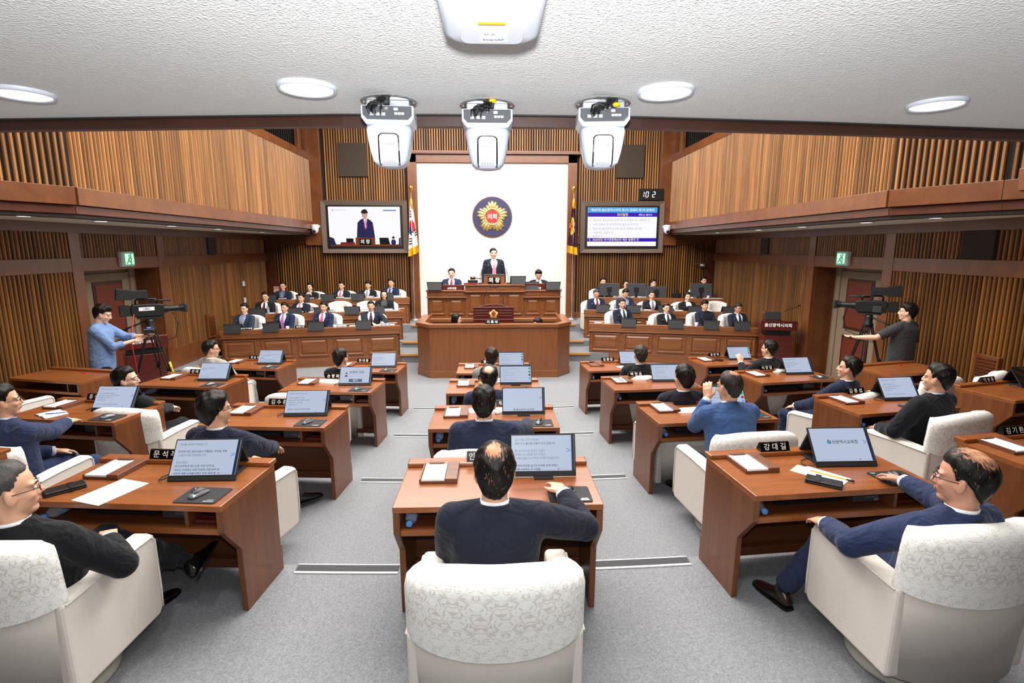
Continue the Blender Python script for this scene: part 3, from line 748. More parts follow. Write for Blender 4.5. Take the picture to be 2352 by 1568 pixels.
t = thing('wall_vent', 'wooden vent box on the right wall behind the far right desk', 'vent', (6.64, 6.75, 1.1), R(-90)); t.scale = (0.7, 1, 0.8)
MB().box((0, 0, 0), (0.5, 0.08, 0.4)).build('frame', M_trim, t, bevel=0.006)
for i in range(6): MB().box((0, -0.045, -0.14+0.055*i), (0.4, 0.02, 0.024)).build('louver', M_trimdark, t)
t = thing('security_camera', 'silver bracket camera on the back wall above the right corner notice', 'camera', (6.2, BY-0.1, 2.2))
MB().box((0, -0.06, 0), (0.3, 0.05, 0.02)).build('bracket', M_steel, t, bevel=0.004)
MB().tube([(0.02, -0.05, -0.03), (0.14, -0.14, -0.05)], 0.04, 12).build('housing', M_silver, t, smooth=True)
# things on the stucco ceiling: access point and three PTZ dome cameras
def rrect(hx, hy, r, n=6):
    out = []
    for cx, cy, a0 in ((hx-r, hy-r, 0), (-hx+r, hy-r, 90), (-hx+r, -hy+r, 180), (hx-r, -hy+r, 270)):
        for k in range(n+1):
            a = R(a0+90*k/n); out.append((cx+r*math.cos(a), cy+r*math.sin(a)))
    return out
t = thing('wireless_access_point', 'white rounded wireless access point on the stucco ceiling above the dome cameras', 'access point', (0.0, 0.955, 3.10)); t.scale = (0.82, 0.98, 0.8)
rings = []
for hx, hy, r, z in ((0.095, 0.105, 0.03, 0.0), (0.103, 0.115, 0.035, -0.015), (0.105, 0.117, 0.038, -0.04), (0.1, 0.112, 0.04, -0.058), (0.085, 0.097, 0.035, -0.067), (0.05, 0.06, 0.03, -0.07)):
    rings.append([(x, y, z) for x, y in rrect(hx, hy, r)])
MB().loft(rings).build('casing', M_white, t, smooth=True)
MB().prism(rrect(0.066, 0.042, 0.02), -0.0712, -0.068, 'z', M=Matrix.Translation((0, 0.045, 0))).build('label_recess', flat('access_point_grey', '#d3d6dd', 0.35), t)
st = MB().box((0.004, 0.048, -0.0716), (0.058, 0.062, 0.001)).build('sticker', flat('sticker_white', '#e8e6e2', 0.6), t)
MB().box((0, -0.006, -0.0725), (0.055, 0.007, 0.002)).build('yellow_sticker', M_yellow, t)
o = lettering('SmartAP', 0.013, flat('print_blue', '#4c78b0', 0.6), st, (0.003, 0.064, -0.0728), rot=(R(180), 0, 0), bold=0.01)
o = lettering('KC 101', 0.008, flat('print_grey', '#6a6a72', 0.6), st, (-0.004, 0.04, -0.0728), rot=(R(180), 0, 0), bold=0.01)
def ptz(x, y, lab, cab, yaw):
    t = thing('dome_camera', lab, 'camera', (x, y, 3.10), yaw, 'dome cameras under the gallery ceiling'); t.scale = (0.86, 0.86, 0.77)
    MB().lathe([(0.001, 0.002), (0.092, 0.002), (0.096, -0.004), (0.09, -0.008), (0.001, -0.008)], 40).build('ceiling_plate', M_steel, t, smooth=False)
    MB().box((0, 0.0, -0.02), (0.14, 0.1, 0.026)).build('mount_bracket', M_silver, t, bevel=0.003)
    for q in (-1, 1): MB().lathe([(0.001, 0), (0.004, 0), (0.004, 0.004), (0.001, 0.004)], 8, (q*0.082, -0.02, -0.0115)).build('screw', M_silver, t)
    # upper housing: wide block with slanted lower corners
    prof = [(-0.086, -0.032), (0.086, -0.032), (0.086, -0.075), (0.07, -0.10), (-0.07, -0.10), (-0.086, -0.075)]
    MB().prism(prof, -0.075, 0.075, 'y').build('upper_housing', M_whitec, t, bevel=0.006)
    pan = MB().prism([(-0.079, -0.037), (0.079, -0.037), (0.079, -0.068), (0.066, -0.083), (-0.066, -0.083), (-0.079, -0.068)], -0.0795, -0.074, 'y').build('connector_panel', M_dgrey, t)
    for i, px in enumerate((-0.05, -0.03, -0.012)):
        MB().box((px, -0.081, -0.066), (0.012, 0.004, 0.011)).build('socket', M_silver, pan)
    for px in (0.028, 0.039, 0.05): MB().box((px, -0.081, -0.063), (0.009, 0.003, 0.008)).build('socket', M_white, pan)
    MB().box((0.028, -0.081, -0.048), (0.014, 0.004, 0.01)).build('socket', M_silver, pan)
    for px in (-0.002, -0.018): MB().lathe([(0.001, 0), (0.006, 0), (0.006, 0.012), (0.001, 0.012)], 12, M=Matrix.Translation((px, -0.08, -0.048)) @ Matrix.Rotation(R(90), 4, 'X')).build('bnc_socket', M_chrome, pan)
    # tapered lower body as a yoke with a slot for the rounded head
    def yrings(fx, fy):
        out = []
        for hx, hy, z in ((0.074, 0.07, -0.098), (0.076, 0.072, -0.112), (0.071, 0.07, -0.15), (0.064, 0.066, -0.19), (0.056, 0.06, -0.222), (0.045, 0.05, -0.236), (0.02, 0.03, -0.242)):
            out.append([(x*fx, y_*fy, z) for x, y_ in rrect(hx, hy, min(hx, hy)*0.6)])
        return out
    MB().loft(yrings(1, 1)).build('yoke', M_whitec, t, smooth=True)
    # dark slot and head panel bulging towards the gallery
    def arch(hw, z0, z1, y0, y1, bul):
        n = 10; L = []; prof = [(-hw, z1)] + [(-hw, z0-hw*0.25)] + [(hw*math.cos(R(180-18*k)), z0-hw*0.25+hw*0.5*math.sin(R(18*k))) for k in range(1, 10)] + [(hw, z0-hw*0.25), (hw, z1)]
        return prof
    def ysurf(z):   # rear surface of the tapered body
        T = ((-0.098, 0.07), (-0.112, 0.072), (-0.15, 0.07), (-0.19, 0.066), (-0.222, 0.06), (-0.236, 0.05), (-0.243, 0.028))
        for (za, ya), (zb, yb) in zip(T, T[1:]):
            if z <= za and z >= zb: return ya+(yb-ya)*(za-z)/(za-zb)
        return 0.028
    def strip(hw, zs, off, inner):
        b = MB(); rings = []
        for z, k in zs: rings.append([(-hw*k, -ysurf(z)+0.012, z), (-hw*k, -ysurf(z)-off*0.6, z), (-hw*k*0.8, -ysurf(z)-off, z), (hw*k*0.8, -ysurf(z)-off, z), (hw*k, -ysurf(z)-off*0.6, z), (hw*k, -ysurf(z)+0.012, z)])
        b.loft(rings); return b
    zs = [(-0.128, 0.55), (-0.131, 0.8), (-0.138, 1.0), (-0.16, 1.02), (-0.19, 1.03), (-0.215, 1.03), (-0.228, 1.02), (-0.2385, 0.98)]
    strip(0.034, zs, 0.0025, 0).build('slot', M_blackg, t)
    zs2 = [(-0.134, 0.75), (-0.137, 0.92), (-0.145, 1.0), (-0.16, 1.0), (-0.19, 1.0), (-0.215, 1.0), (-0.232, 1.0), (-0.2415, 0.95)]
    hd = strip(0.030, zs2, 0.006, 1).build('head_panel', M_white, t, smooth=False)
    for z in (-0.165, -0.1695, -0.226, -0.2305):
        b = MB()
        for k in range(5): b.box((-0.018+0.009*k, -ysurf(z)-0.0062, z), (0.0055, 0.002, 0.0016))
        b.build('vent_slot', M_dgrey, hd)
    # cable bunch
    rnd = random.Random(int(x*1000)+5)
    for k in range(7):
        a = Vector((rnd.uniform(-0.06, -0.015), -0.083, rnd.uniform(-0.066, -0.05))); e = Vector((cab[0]+rnd.uniform(-0.012, 0.012), cab[1]+rnd.uniform(-0.006, 0.006), -0.008))
        m1 = a + Vector((rnd.uniform(-0.005, 0.01), -0.03-0.012*rnd.random(), 0.012)); m2 = (a+e)/2 + Vector((rnd.uniform(-0.015, 0.015), -0.03, -0.008+rnd.uniform(-0.008, 0.01)))
        MB().tube([a, m1, (m1+m2)/2+Vector((0, -0.004, 0.004)), m2, (m2+e)/2+Vector((0, -0.008, 0.0)), e], 0.0032, 6).build('cable', M_cable, t, smooth=True)
    MB().box((cab[0], cab[1]-0.005, -0.022), (0.022, 0.02, 0.03)).build('cable_tie', M_black, t, bevel=0.004)
    if cab[2]:
        MB().ell((cab[0]+0.006, cab[1]-0.012, -0.012 if cab[2] == 1 else -0.03), (0.014, 0.012, 0.008), 8, 6).build('yellow_plug', M_yellow, t)
ptz(-0.30, 1.66, 'white dome camera hanging left of the trio under the ceiling edge', (-0.0, -0.09, 0), R(4))
ptz(-0.015, 1.69, 'middle white dome camera with upright cable bunch under the ceiling edge', (0.012, -0.085, 1), 0)
ptz(0.325, 1.66, 'white dome camera hanging right of the trio under the ceiling edge', (0.03, -0.08, 2), R(-5))
# ------------------------------------------------------------------ benches of the officials
def raised_panel(parent, cx, cz, w_, h_, y, mat=None):
    """a raised-and-fielded panel: picture-frame moulding with a proud field; faces -y"""
    mat = mat or M_bench
    def rr(k, d): return [(cx-w_/2+k, y-d, cz-h_/2+k), (cx+w_/2-k, y-d, cz-h_/2+k), (cx+w_/2-k, y-d, cz+h_/2-k), (cx-w_/2+k, y-d, cz+h_/2-k)]
    o = MB().loft([rr(0, 0), rr(0.0, 0.022), rr(0.025, 0.026), rr(0.045, 0.004), rr(0.06, 0.002)], cap=False).build('panel_moulding', mat, parent)
    MB().loft([rr(0.058, 0.0), rr(0.06, 0.003), rr(0.095, 0.022)]).build('panel_field', mat, o)
def bench(name, lab, PL, PR, zb, zt, depth, npan, cat='bench', plinth=0.14, end=True):
    v = Vector((PR[0]-PL[0], PR[1]-PL[1])); L = v.length; a = math.atan2(v.y, v.x)
    t = thing(name, lab, cat, ((PL[0]+PR[0])/2, (PL[1]+PR[1])/2, zb), a)
    Hh = zt-zb
    MB().box((0, depth/2+0.02, Hh-0.10), (L+0.04, depth, 0.035)).build('worktop', M_bench, t, bevel=0.006)
    MB().box((0, 0.05, Hh-0.055), (L+0.04, 0.12, 0.11)).build('ledge', M_bench, t, bevel=0.01)
    MB().box((0, 0.03, Hh-0.14), (L+0.0, 0.07, 0.06)).build('frieze', M_bench, t, bevel=0.006)
    MB().box((0, -0.008, Hh-0.175), (L+0.03, 0.05, 0.018)).build('bead', M_bench, t, bevel=0.006)
    MB().box((0, 0.045, (Hh-0.17+plinth)/2), (L, 0.05, Hh-0.17-plinth)).build('front_board', M_bench, t)
    MB().box((0, 0.04, plinth/2), (L+0.01, 0.06, plinth)).build('plinth', M_trimdark if plinth > 0.2 else M_bench, t, bevel=0.004)
    pw = L/npan; ph = Hh-0.17-plinth-0.1
    for i in range(npan): raised_panel(t, -L/2+pw*(i+0.5), plinth+0.05+ph/2, pw*0.86, ph, 0.02)
    for s in (-1, 1): MB().box((s*(L/2-0.015), depth/2+0.02, (Hh-0.1)/2), (0.035, depth, Hh-0.1)).build('end_panel', M_deskv, t, bevel=0.004)
    return t
bench('official_bench', 'front panelled bench of the officials left of the rostrum', (-5.95, 11.62), (-2.2, 12.32), 0.0, 0.90, 0.42, 5, plinth=0.2)
bench('official_bench', 'middle panelled bench of the officials left of the rostrum', (-6.25, 12.85), (-2.33, 13.55), 0.2, 1.10, 0.4, 5)
bench('official_bench', 'rear panelled bench of the officials left of the rostrum', (-6.3, 14.22), (-2.36, 14.95), 0.35, 1.31, 0.4, 5)
bench('official_bench', 'front panelled bench of the officials right of the rostrum', (2.3, 12.52), (5.97, 11.62), 0.0, 0.90, 0.42, 5, plinth=0.2)
bench('official_bench', 'middle panelled bench of the officials right of the rostrum', (2.36, 13.65), (6.25, 12.9), 0.2, 1.10, 0.4, 5)
bench('official_bench', 'rear staff bench with large monitors right of the rostrum', (2.88, 14.85), (6.28, 14.22), 0.35, 1.31, 0.4, 4)
# ------------------------------------------------------------------ rostrum
t = thing('rostrum_desk', 'long panelled rostrum desk with raised middle before the white panel', 'rostrum', (0.015, 12.9, 0.5))
def rost(x0, x1, zt, y0, npan):
    MB().box(((x0+x1)/2, 0.30+y0, zt-0.02), (x1-x0+0.06, 0.66, 0.04)).build('worktop', M_bench, t, bevel=0.008)
    MB().box(((x0+x1)/2, 0.05+y0, zt-0.1), (x1-x0+0.02, 0.08, 0.13)).build('frieze', M_bench, t, bevel=0.006)
    MB().box(((x0+x1)/2, 0.0+y0, zt-0.175), (x1-x0+0.05, 0.1, 0.025)).build('bead', M_bench, t, bevel=0.008)
    MB().box(((x0+x1)/2, 0.06+y0, (zt-0.17)/2), (x1-x0, 0.06, zt-0.17)).build('front_board', M_bench, t)
    n = npan; pw = (x1-x0)/n
    for i in range(n): raised_panel(t, x0+pw*(i+0.5), (zt-0.17+0.5)/2+0.02, pw*0.84, zt-0.17-0.58, 0.03+y0)
    for i in range(2): MB().box((x0+(x1-x0)*(0.27+0.46*i), 0.012+y0, zt-0.1), ((x1-x0)*0.4, 0.02, 0.07)).build('frieze_panel', M_bench, t, bevel=0.005)
rost(-1.62, -0.69, 1.17, 0.05, 2); rost(-0.69, 0.72, 1.31, 0, 3); rost(0.72, 1.62, 1.17, 0.05, 2)
MB().box((0, 0.05, 0.44), (3.36, 0.16, 0.1)).build('base_moulding', M_bench, t, bevel=0.02)
MB().box((0, 0.07, 0.2), (3.3, 0.1, 0.4)).build('plinth', M_bench, t)
for s in (-1, 1): MB().box((s*1.605, 0.32, 0.58), (0.03, 0.56, 1.14)).build('end_panel', M_deskv, t)
# name block in front of the chairman with dark plate
t = thing('speaker_stand_box', 'wooden box stand with black plate before the standing chairman', 'stand', (0.02, 13.0, 1.81))
MB().box((0, 0.12, 0.105), (0.50, 0.24, 0.21)).build('casing', M_bench, t, bevel=0.006)
MB().box((0, 0.13, 0.22), (0.5, 0.28, 0.02)).build('top_board', M_dgrey, t, bevel=0.004)
p = MB().box((0, -0.008, 0.09), (0.31, 0.016, 0.165)).build('plate', M_blackg, t, bevel=0.003)
lettering('의 장', 0.13, M_letter, p, (0, -0.018, 0.09), bold=0.03)
def gooseneck(x, y, z, lab, lean, hgt=0.42, r=0.006):
    t = thing('gooseneck_microphone', lab, 'microphone', (x, y, z))
    MB().lathe([(0.05, 0), (0.05, 0.018), (0.03, 0.03), (0.001, 0.032)], 16).build('base', M_black, t, smooth=True)
    MB().tube([(0, 0, 0.02), (0, 0, hgt*0.5), (lean*0.35, 0.02, hgt*0.8), (lean, 0.05, hgt)], r, 8).build('neck', M_black, t, smooth=True)
    MB().tube([(lean, 0.05, hgt), (lean*1.25, 0.07, hgt+0.05)], 0.012, 8).build('capsule', M_black, t, smooth=True)
gooseneck(-0.32, 13.05, 1.81, 'gooseneck microphone left of the black plate on the rostrum', 0.1)
gooseneck(0.36, 13.05, 1.81, 'gooseneck microphone right of the black plate on the rostrum', -0.12)
t = thing('gavel', 'dark wooden gavel on its block on the rostrum', 'gavel', (-0.50, 13.02, 1.81))
MB().box((0, 0, 0.05), (0.24, 0.12, 0.1)).build('block', M_black, t, bevel=0.01)
MB().tube([(-0.06, 0, 0.145), (0.06, 0, 0.145)], 0.035, 14).build('head', M_redwood, t, smooth=True)
MB().tube([(0.05, 0, 0.145), (0.2, -0.02, 0.13)], 0.011, 8).build('handle', M_redwood, t, smooth=True)
t = tag(MB().box((-0.55, 12.98, 1.825), (0.34, 0.22, 0.03)).build('folded_cloth', cloth('gavel_cloth', '#8a1d28', 0.6, 0.6), bevel=0.012), 'dark red cloth lying under the gavel on the rostrum', 'cloth')
# clerk enclosure: a low wooden wall with chamfered ends
t = thing('clerk_enclosure', 'low octagonal wooden enclosure of the clerks below the rostrum', 'enclosure', (0.0, 10.85, 0))
PL = [(-1.62, 1.7), (-1.62, 0.36), (-1.32, 0.0), (1.33, 0.0), (1.63, 0.36), (1.63, 1.7)]
def wallstrip(name, out, inn, z0, z1, mat):
    for (p0, p1) in zip(PL, PL[1:]):
        pass
    def off(d):
        res = []
        for i, p in enumerate(PL):
            a = Vector(PL[max(i-1, 0)]); b_ = Vector(PL[min(i+1, len(PL)-1)]); v1 = (Vector(p)-a); v2 = (b_-Vector(p))
            n1 = Vector((v1.y, -v1.x)).normalized() if v1.length else None; n2 = Vector((v2.y, -v2.x)).normalized() if v2.length else None
            if n1 is None: n = n2
            elif n2 is None: n = n1
            else:
                n = (n1+n2).normalized(); n = n/max(0.4, n.dot(n1))
            res.append(Vector(p)+n*d)
        return res
    o, i_ = off(out), off(inn)
    rings = [[(a.x, a.y, z0), (b_.x, b_.y, z0), (b_.x, b_.y, z1), (a.x, a.y, z1)] for a, b_ in zip(o, i_)]
    MB().loft(rings).build(name, mat, t, bevel=0.004)
M_encl = wood('enclosure_wood', '#724020', '#895129', 0.36, (6, 6, 0.5), 2.4, 0.0, 0.3)
wallstrip('front_board', 0, -0.04, 0.0, 1.06, M_encl)
wallstrip('rim', 0.03, -0.16, 1.06, 1.13, M_bench)
wallstrip('plinth', 0.015, -0.03, 0.0, 0.15, M_bench)
MB().box((0, 0.38, 0.78), (2.7, 0.5, 0.04)).build('inner_desk', M_bench, t)
# speaker lectern with council blossom inside the enclosure
t = thing('speaker_lectern', 'dark mahogany speaking lectern with a gold blossom badge', 'lectern', (0.0, 12.05, 0.0))
sh = [(-0.46, 0.5), (0.46, 0.5), (0.46, 1.36), (0.34, 1.36), (0.2, 1.41), (0.05, 1.43), (0.0, 1.415), (-0.05, 1.43), (-0.2, 1.41), (-0.34, 1.36), (-0.46, 1.36)]
MB().prism(sh, -0.03, 0.03, 'y').build('front_board', M_redwood, t, bevel=0.008)
MB().box((0, -0.02, 1.345), (0.94, 0.06, 0.03)).build('top_moulding', M_redwood, t, bevel=0.008)
MB().box((0, 0.2, 1.3), (0.9, 0.42, 0.04)).build('top_board', M_redwood, t)
MB().box((0, 0.2, 0.65), (0.84, 0.36, 1.26)).build('body', M_redwood, t)
for s in (-1, 1):
    for z in (1.27, 1.21, 1.15, 0.96, 0.9): MB().box((s*0.27, -0.035, z), (0.3, 0.012, 0.03)).build('ribbed_moulding', M_redwood, t, bevel=0.004)
MB().box((0, -0.03, 1.06), (0.92, 0.03, 0.04)).build('moulding', M_redwood, t, bevel=0.006)
bd = MB().lathe([(0.001, 0), (0.05, 0), (0.05, 0.02), (0.001, 0.02)], 24, M=Matrix.Translation((0, -0.03, 1.19)) @ RX).build('badge', M_red, t)
blossom(bd, 0.21, 0.24, M_goldl, -0.038)
for o in bd.children: o.location.z += 1.19
gooseneck(-0.22, 12.2, 1.32, 'gooseneck microphone left on the mahogany lectern', 0.16, 0.46)
gooseneck(0.22, 12.2, 1.32, 'gooseneck microphone right on the mahogany lectern', -0.16, 0.46)
# side lecterns at the ends of the officials' benches
def side_lectern(x, y, lab, txt, rz):
    t = thing('side_lectern', lab, 'lectern', (x, y, 0.0), rz)
    MB().box((0, 0.22, 0.42), (0.56, 0.42, 0.84)).build('body', M_redwood, t, bevel=0.006)
    MB().box((0, 0.22, 0.9), (0.5, 0.36, 0.1)).build('neck', M_black, t)
    MB().prism([(-0.02, 0.95), (0.5, 0.95), (0.5, 1.08), (-0.02, 1.16)], -0.36, 0.36, 'x').build('top', M_redwood, t, bevel=0.008)
    lettering(txt, 0.085 if x > 0 else 0.05, M_letter, t, (-0.02, -0.026, 1.06), bold=0.03)
    MB().box((0, 0.2, 0.03), (0.62, 0.5, 0.06)).build('plinth', M_redwood, t, bevel=0.008)
    return t
side_lectern(6.05, 10.95, 'dark mahogany side lectern right of the officials with white lettering', '울산광역시의회', R(-14))
t = thing('laptop', 'small black laptop open on the right side lectern', 'laptop', (6.0, 11.15, 1.13), R(-14))
MB().box((0, 0, 0.015), (0.3, 0.2, 0.015)).build('keyboard_base', M_black, t, bevel=0.003)
MB().box((0, -0.06, 0.1), (0.32, 0.012, 0.17)).build('lid', M_blackm, t, rot=(R(-18), 0, 0), bevel=0.004)
gooseneck(6.2, 11.2, 1.11, 'long gooseneck microphone on the right side lectern', 0.36, 0.3)
side_lectern(-6.1, 9.35, 'dark mahogany side lectern behind the tripod at the left door', '울산광역시의회', R(40))
# ------------------------------------------------------------------ councillors' desks
SEATS = {}
def add_seat(key, tier_k, corner, rz, side_, label):
    c, s_ = math.cos(R(rz)), math.sin(R(rz))
    ox = {0: 0, -1: -0.55, 1: 0.55}[side_]
    x, y = corner[0]+ox*c, corner[1]+ox*s_
    SEATS[key] = dict(o=(x, y, TZ[tier_k]), rz=R(rz), label=label, key=key, k=tier_k)
CN = ['nearest', 'second', 'third', 'farthest']
for k in range(4):
    add_seat('C%d' % (k+1), k, (0.0 if k else 0.02, 2.57+1.665*k), 0, 0, '%s centre desk' % CN[k])
    add_seat('LI%d' % (k+1), k, (-1.42, 2.61+1.68*k), -5.5, -1, '%s inner left desk' % CN[k])
    add_seat('RI%d' % (k+1), k, (1.41, 2.63+1.67*k), 5.0, 1, '%s inner right desk' % CN[k])
    y = [2.85, 4.49, 6.24, 7.92][k]
    add_seat('LO%d' % (k+1), k, (-3.27, y), -9, -1, '%s outer left desk' % CN[k])
    add_seat('RO%d' % (k+1), k, (3.3, y), 9, 1, '%s outer right desk' % CN[k])
add_seat('LF3', 2, (-5.15, 6.57), -14, -1, 'empty desk by the left wall')
add_seat('RF3', 2, (5.17, 6.57), 14, 1, 'empty desk by the right wall')
add_seat('RF2', 1, (5.12, 4.86), 14, 1, 'desk at the right edge')
def desk_at(seat, x, y, z=0.72):
    S = SEATS[seat]; c, s_ = math.cos(S['rz']), math.sin(S['rz']); o = S['o']
    return (o[0]+x*c-y*s_, o[1]+x*s_+y*c, o[2]+z)
def make_desk():
    t = thing('councillor_desk', 'x', 'desk')
    MB().box((0, 0.28, 0.703), (1.10, 0.56, 0.034)).build('desktop', M_desk, t, bevel=0.004)
    MB().box((0, 0.55, 0.732), (1.10, 0.085, 0.03)).build('back_ledge', M_desk, t, bevel=0.008)
    sp = [(0.008, 0.688), (0.008, 0.565), (0.15, 0.39), (0.16, 0.0), (0.575, 0.0), (0.575, 0.17), (0.56, 0.17), (0.56, 0.688)]
    for s in (-1, 1): MB().prism(sp, s*0.55 - (0.035 if s > 0 else 0), s*0.55 + (0.035 if s < 0 else 0), 'x').build('side_panel', M_deskv, t, bevel=0.003)
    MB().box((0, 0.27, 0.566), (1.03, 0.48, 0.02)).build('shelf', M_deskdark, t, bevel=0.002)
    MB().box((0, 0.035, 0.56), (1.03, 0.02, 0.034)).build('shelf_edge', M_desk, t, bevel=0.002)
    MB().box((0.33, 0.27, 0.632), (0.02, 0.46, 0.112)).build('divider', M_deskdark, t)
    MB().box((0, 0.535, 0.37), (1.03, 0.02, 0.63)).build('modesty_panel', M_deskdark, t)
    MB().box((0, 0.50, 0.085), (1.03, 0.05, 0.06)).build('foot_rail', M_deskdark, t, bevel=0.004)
    return t
desk0 = make_desk(); first = True
for key, S in SEATS.items():
    lab = 'reddish brown councillor desk, the ' + S['label']
    lab = {'LF3': 'bare brown desk without monitor below the left slatted wall', 'RF3': 'bare brown desk without monitor below the right slatted wall', 'RF2': 'brown desk with the dark folded screen at the right edge'}.get(key, lab)
    if first: d = desk0; d.location = S['o']; d.rotation_euler = (0, 0, S['rz']); d['label'] = lab; d['group'] = 'councillor desks'; first = False
    else: dup(desk0, S['o'], S['rz'], lab, 'councillor desks')
# ------------------------------------------------------------------ armchairs
def back_profile(th, out, zb, zhem_in, grow=0.0):
    sn, cs = math.sin(th), math.cos(th)
    def P(k, z):   # k: 0 outer face .. 1 inner face
        rx = 0.336+grow - k*(0.105+2*grow); ry = 0.17+grow*0.3 - k*0.05; y0 = -0.355-grow + k*(0.115+2*grow)
        tl = -0.085*(z-0.35)
        return (rx*sn, y0 + ry*(1-cs) + tl, z)
    top = 0.905 - 0.055*abs(sn)**3 + grow
    return [P(0, zb), P(0, (zb+top)/2), P(0, top-0.07), P(0.08, top-0.022), P(0.28, top-0.002), P(0.5, top+0.006), P(0.72, top-0.002), P(0.92, top-0.022), P(1, top-0.07), P(1, (zhem_in+top)/2), P(1, zhem_in)]
TH = [R(-84+168*i/24) for i in range(25)]
def make_chair():
    t = thing('armchair', 'x', 'armchair')
    MB().loft([back_profile(th, 0, 0.15, 0.3) for th in TH]).build('backrest', M_uphol, t, smooth=True)
    # white damask cover with its own uv (arc length, height)
    rings = [back_profile(th, 0, 0.605 - 0.045*math.cos(th), 0.62, 0.009) for th in TH]
    n = len(rings[0]); me = bpy.data.meshes.new('damask_cover')
    vs = [p for r in rings for p in r]; fs = [(k*n+i, k*n+i+1, (k+1)*n+i+1, (k+1)*n+i) for k in range(len(rings)-1) for i in range(n-1)]
    fs += [[i for i in range(n)], [(len(rings)-1)*n+i for i in range(n)][::-1]]
    me.from_pydata(vs, [], fs); me.materials.append(M_damask); me.materials.append(flat('cover_white', '#efeeea', 0.8)); me.polygons[-1].material_index = 1; me.polygons[-2].material_index = 1
    uv = me.uv_layers.new(name='uv')
    arc = [0.33*th for th in TH]; run = [[0]*n for _ in rings]
    for k, r in enumerate(rings):
        for i in range(1, n): run[k][i] = run[k][i-1] + (Vector(r[i])-Vector(r[i-1])).length
        base = r[0][2]; run[k] = [q+base for q in run[k]]
    for pl in me.polygons:
        for li in pl.loop_indices:
            vi = me.loops[li].vertex_index; uv.data[li].uv = (arc[vi//n]+1.0, run[vi//n][vi % n]+0.2)
    me.polygons.foreach_set('use_smooth', [True]*len(me.polygons))
    bm = bmesh.new(); bm.from_mesh(me); bmesh.ops.recalc_face_normals(bm, faces=bm.faces); bm.to_mesh(me); bm.free()
    c = obj('seat_cover', me, t)
    for s in (-1, 1):
        pr = [(-0.26, 0.15), (0.27, 0.15), (0.30, 0.18), (0.305, 0.555), (0.295, 0.59), (0.27, 0.61), (0.0, 0.615), (-0.27, 0.60)]
        a = MB().prism(pr, s*0.238, s*0.34, 'x').build('armrest', M_uphol, t, bevel=0.022, seg=3)
        MB().tube([(s*0.342, -0.25, 0.585), (s*0.342, 0.0, 0.597), (s*0.342, 0.262, 0.593), (s*0.342, 0.285, 0.57), (s*0.342, 0.292, 0.3), (s*0.342, 0.288, 0.19)], 0.005, 6).build('piping', M_uphol, a, smooth=True)
    MB().box((0, 0.03, 0.36), (0.48, 0.52, 0.15)).build('seat_cushion', M_uphol, t, bevel=0.045, seg=3)
    MB().box((0, 0.0, 0.22), (0.5, 0.5, 0.15)).build('seat_base', M_uphol, t, bevel=0.02)
    MB().lathe([(0.001, 0.0), (0.25, 0.0), (0.255, 0.02), (0.24, 0.05), (0.06, 0.075), (0.045, 0.16), (0.001, 0.16)], 32).build('swivel_base', M_chairbase, t, smooth=True)
    return t
chair0 = make_chair(); _ch = [True]
def chair(x, y, z, rz, lab, grp='councillor armchairs', sc_=1.0):
    if _ch[0]: t = chair0; _ch[0] = False; t.location = (x, y, z); t.rotation_euler = (0, 0, rz); t['label'] = lab; t['group'] = grp
    else: t = dup(chair0, (x, y, z), rz, lab, grp)
    t.scale = (sc_,)*3
    return t
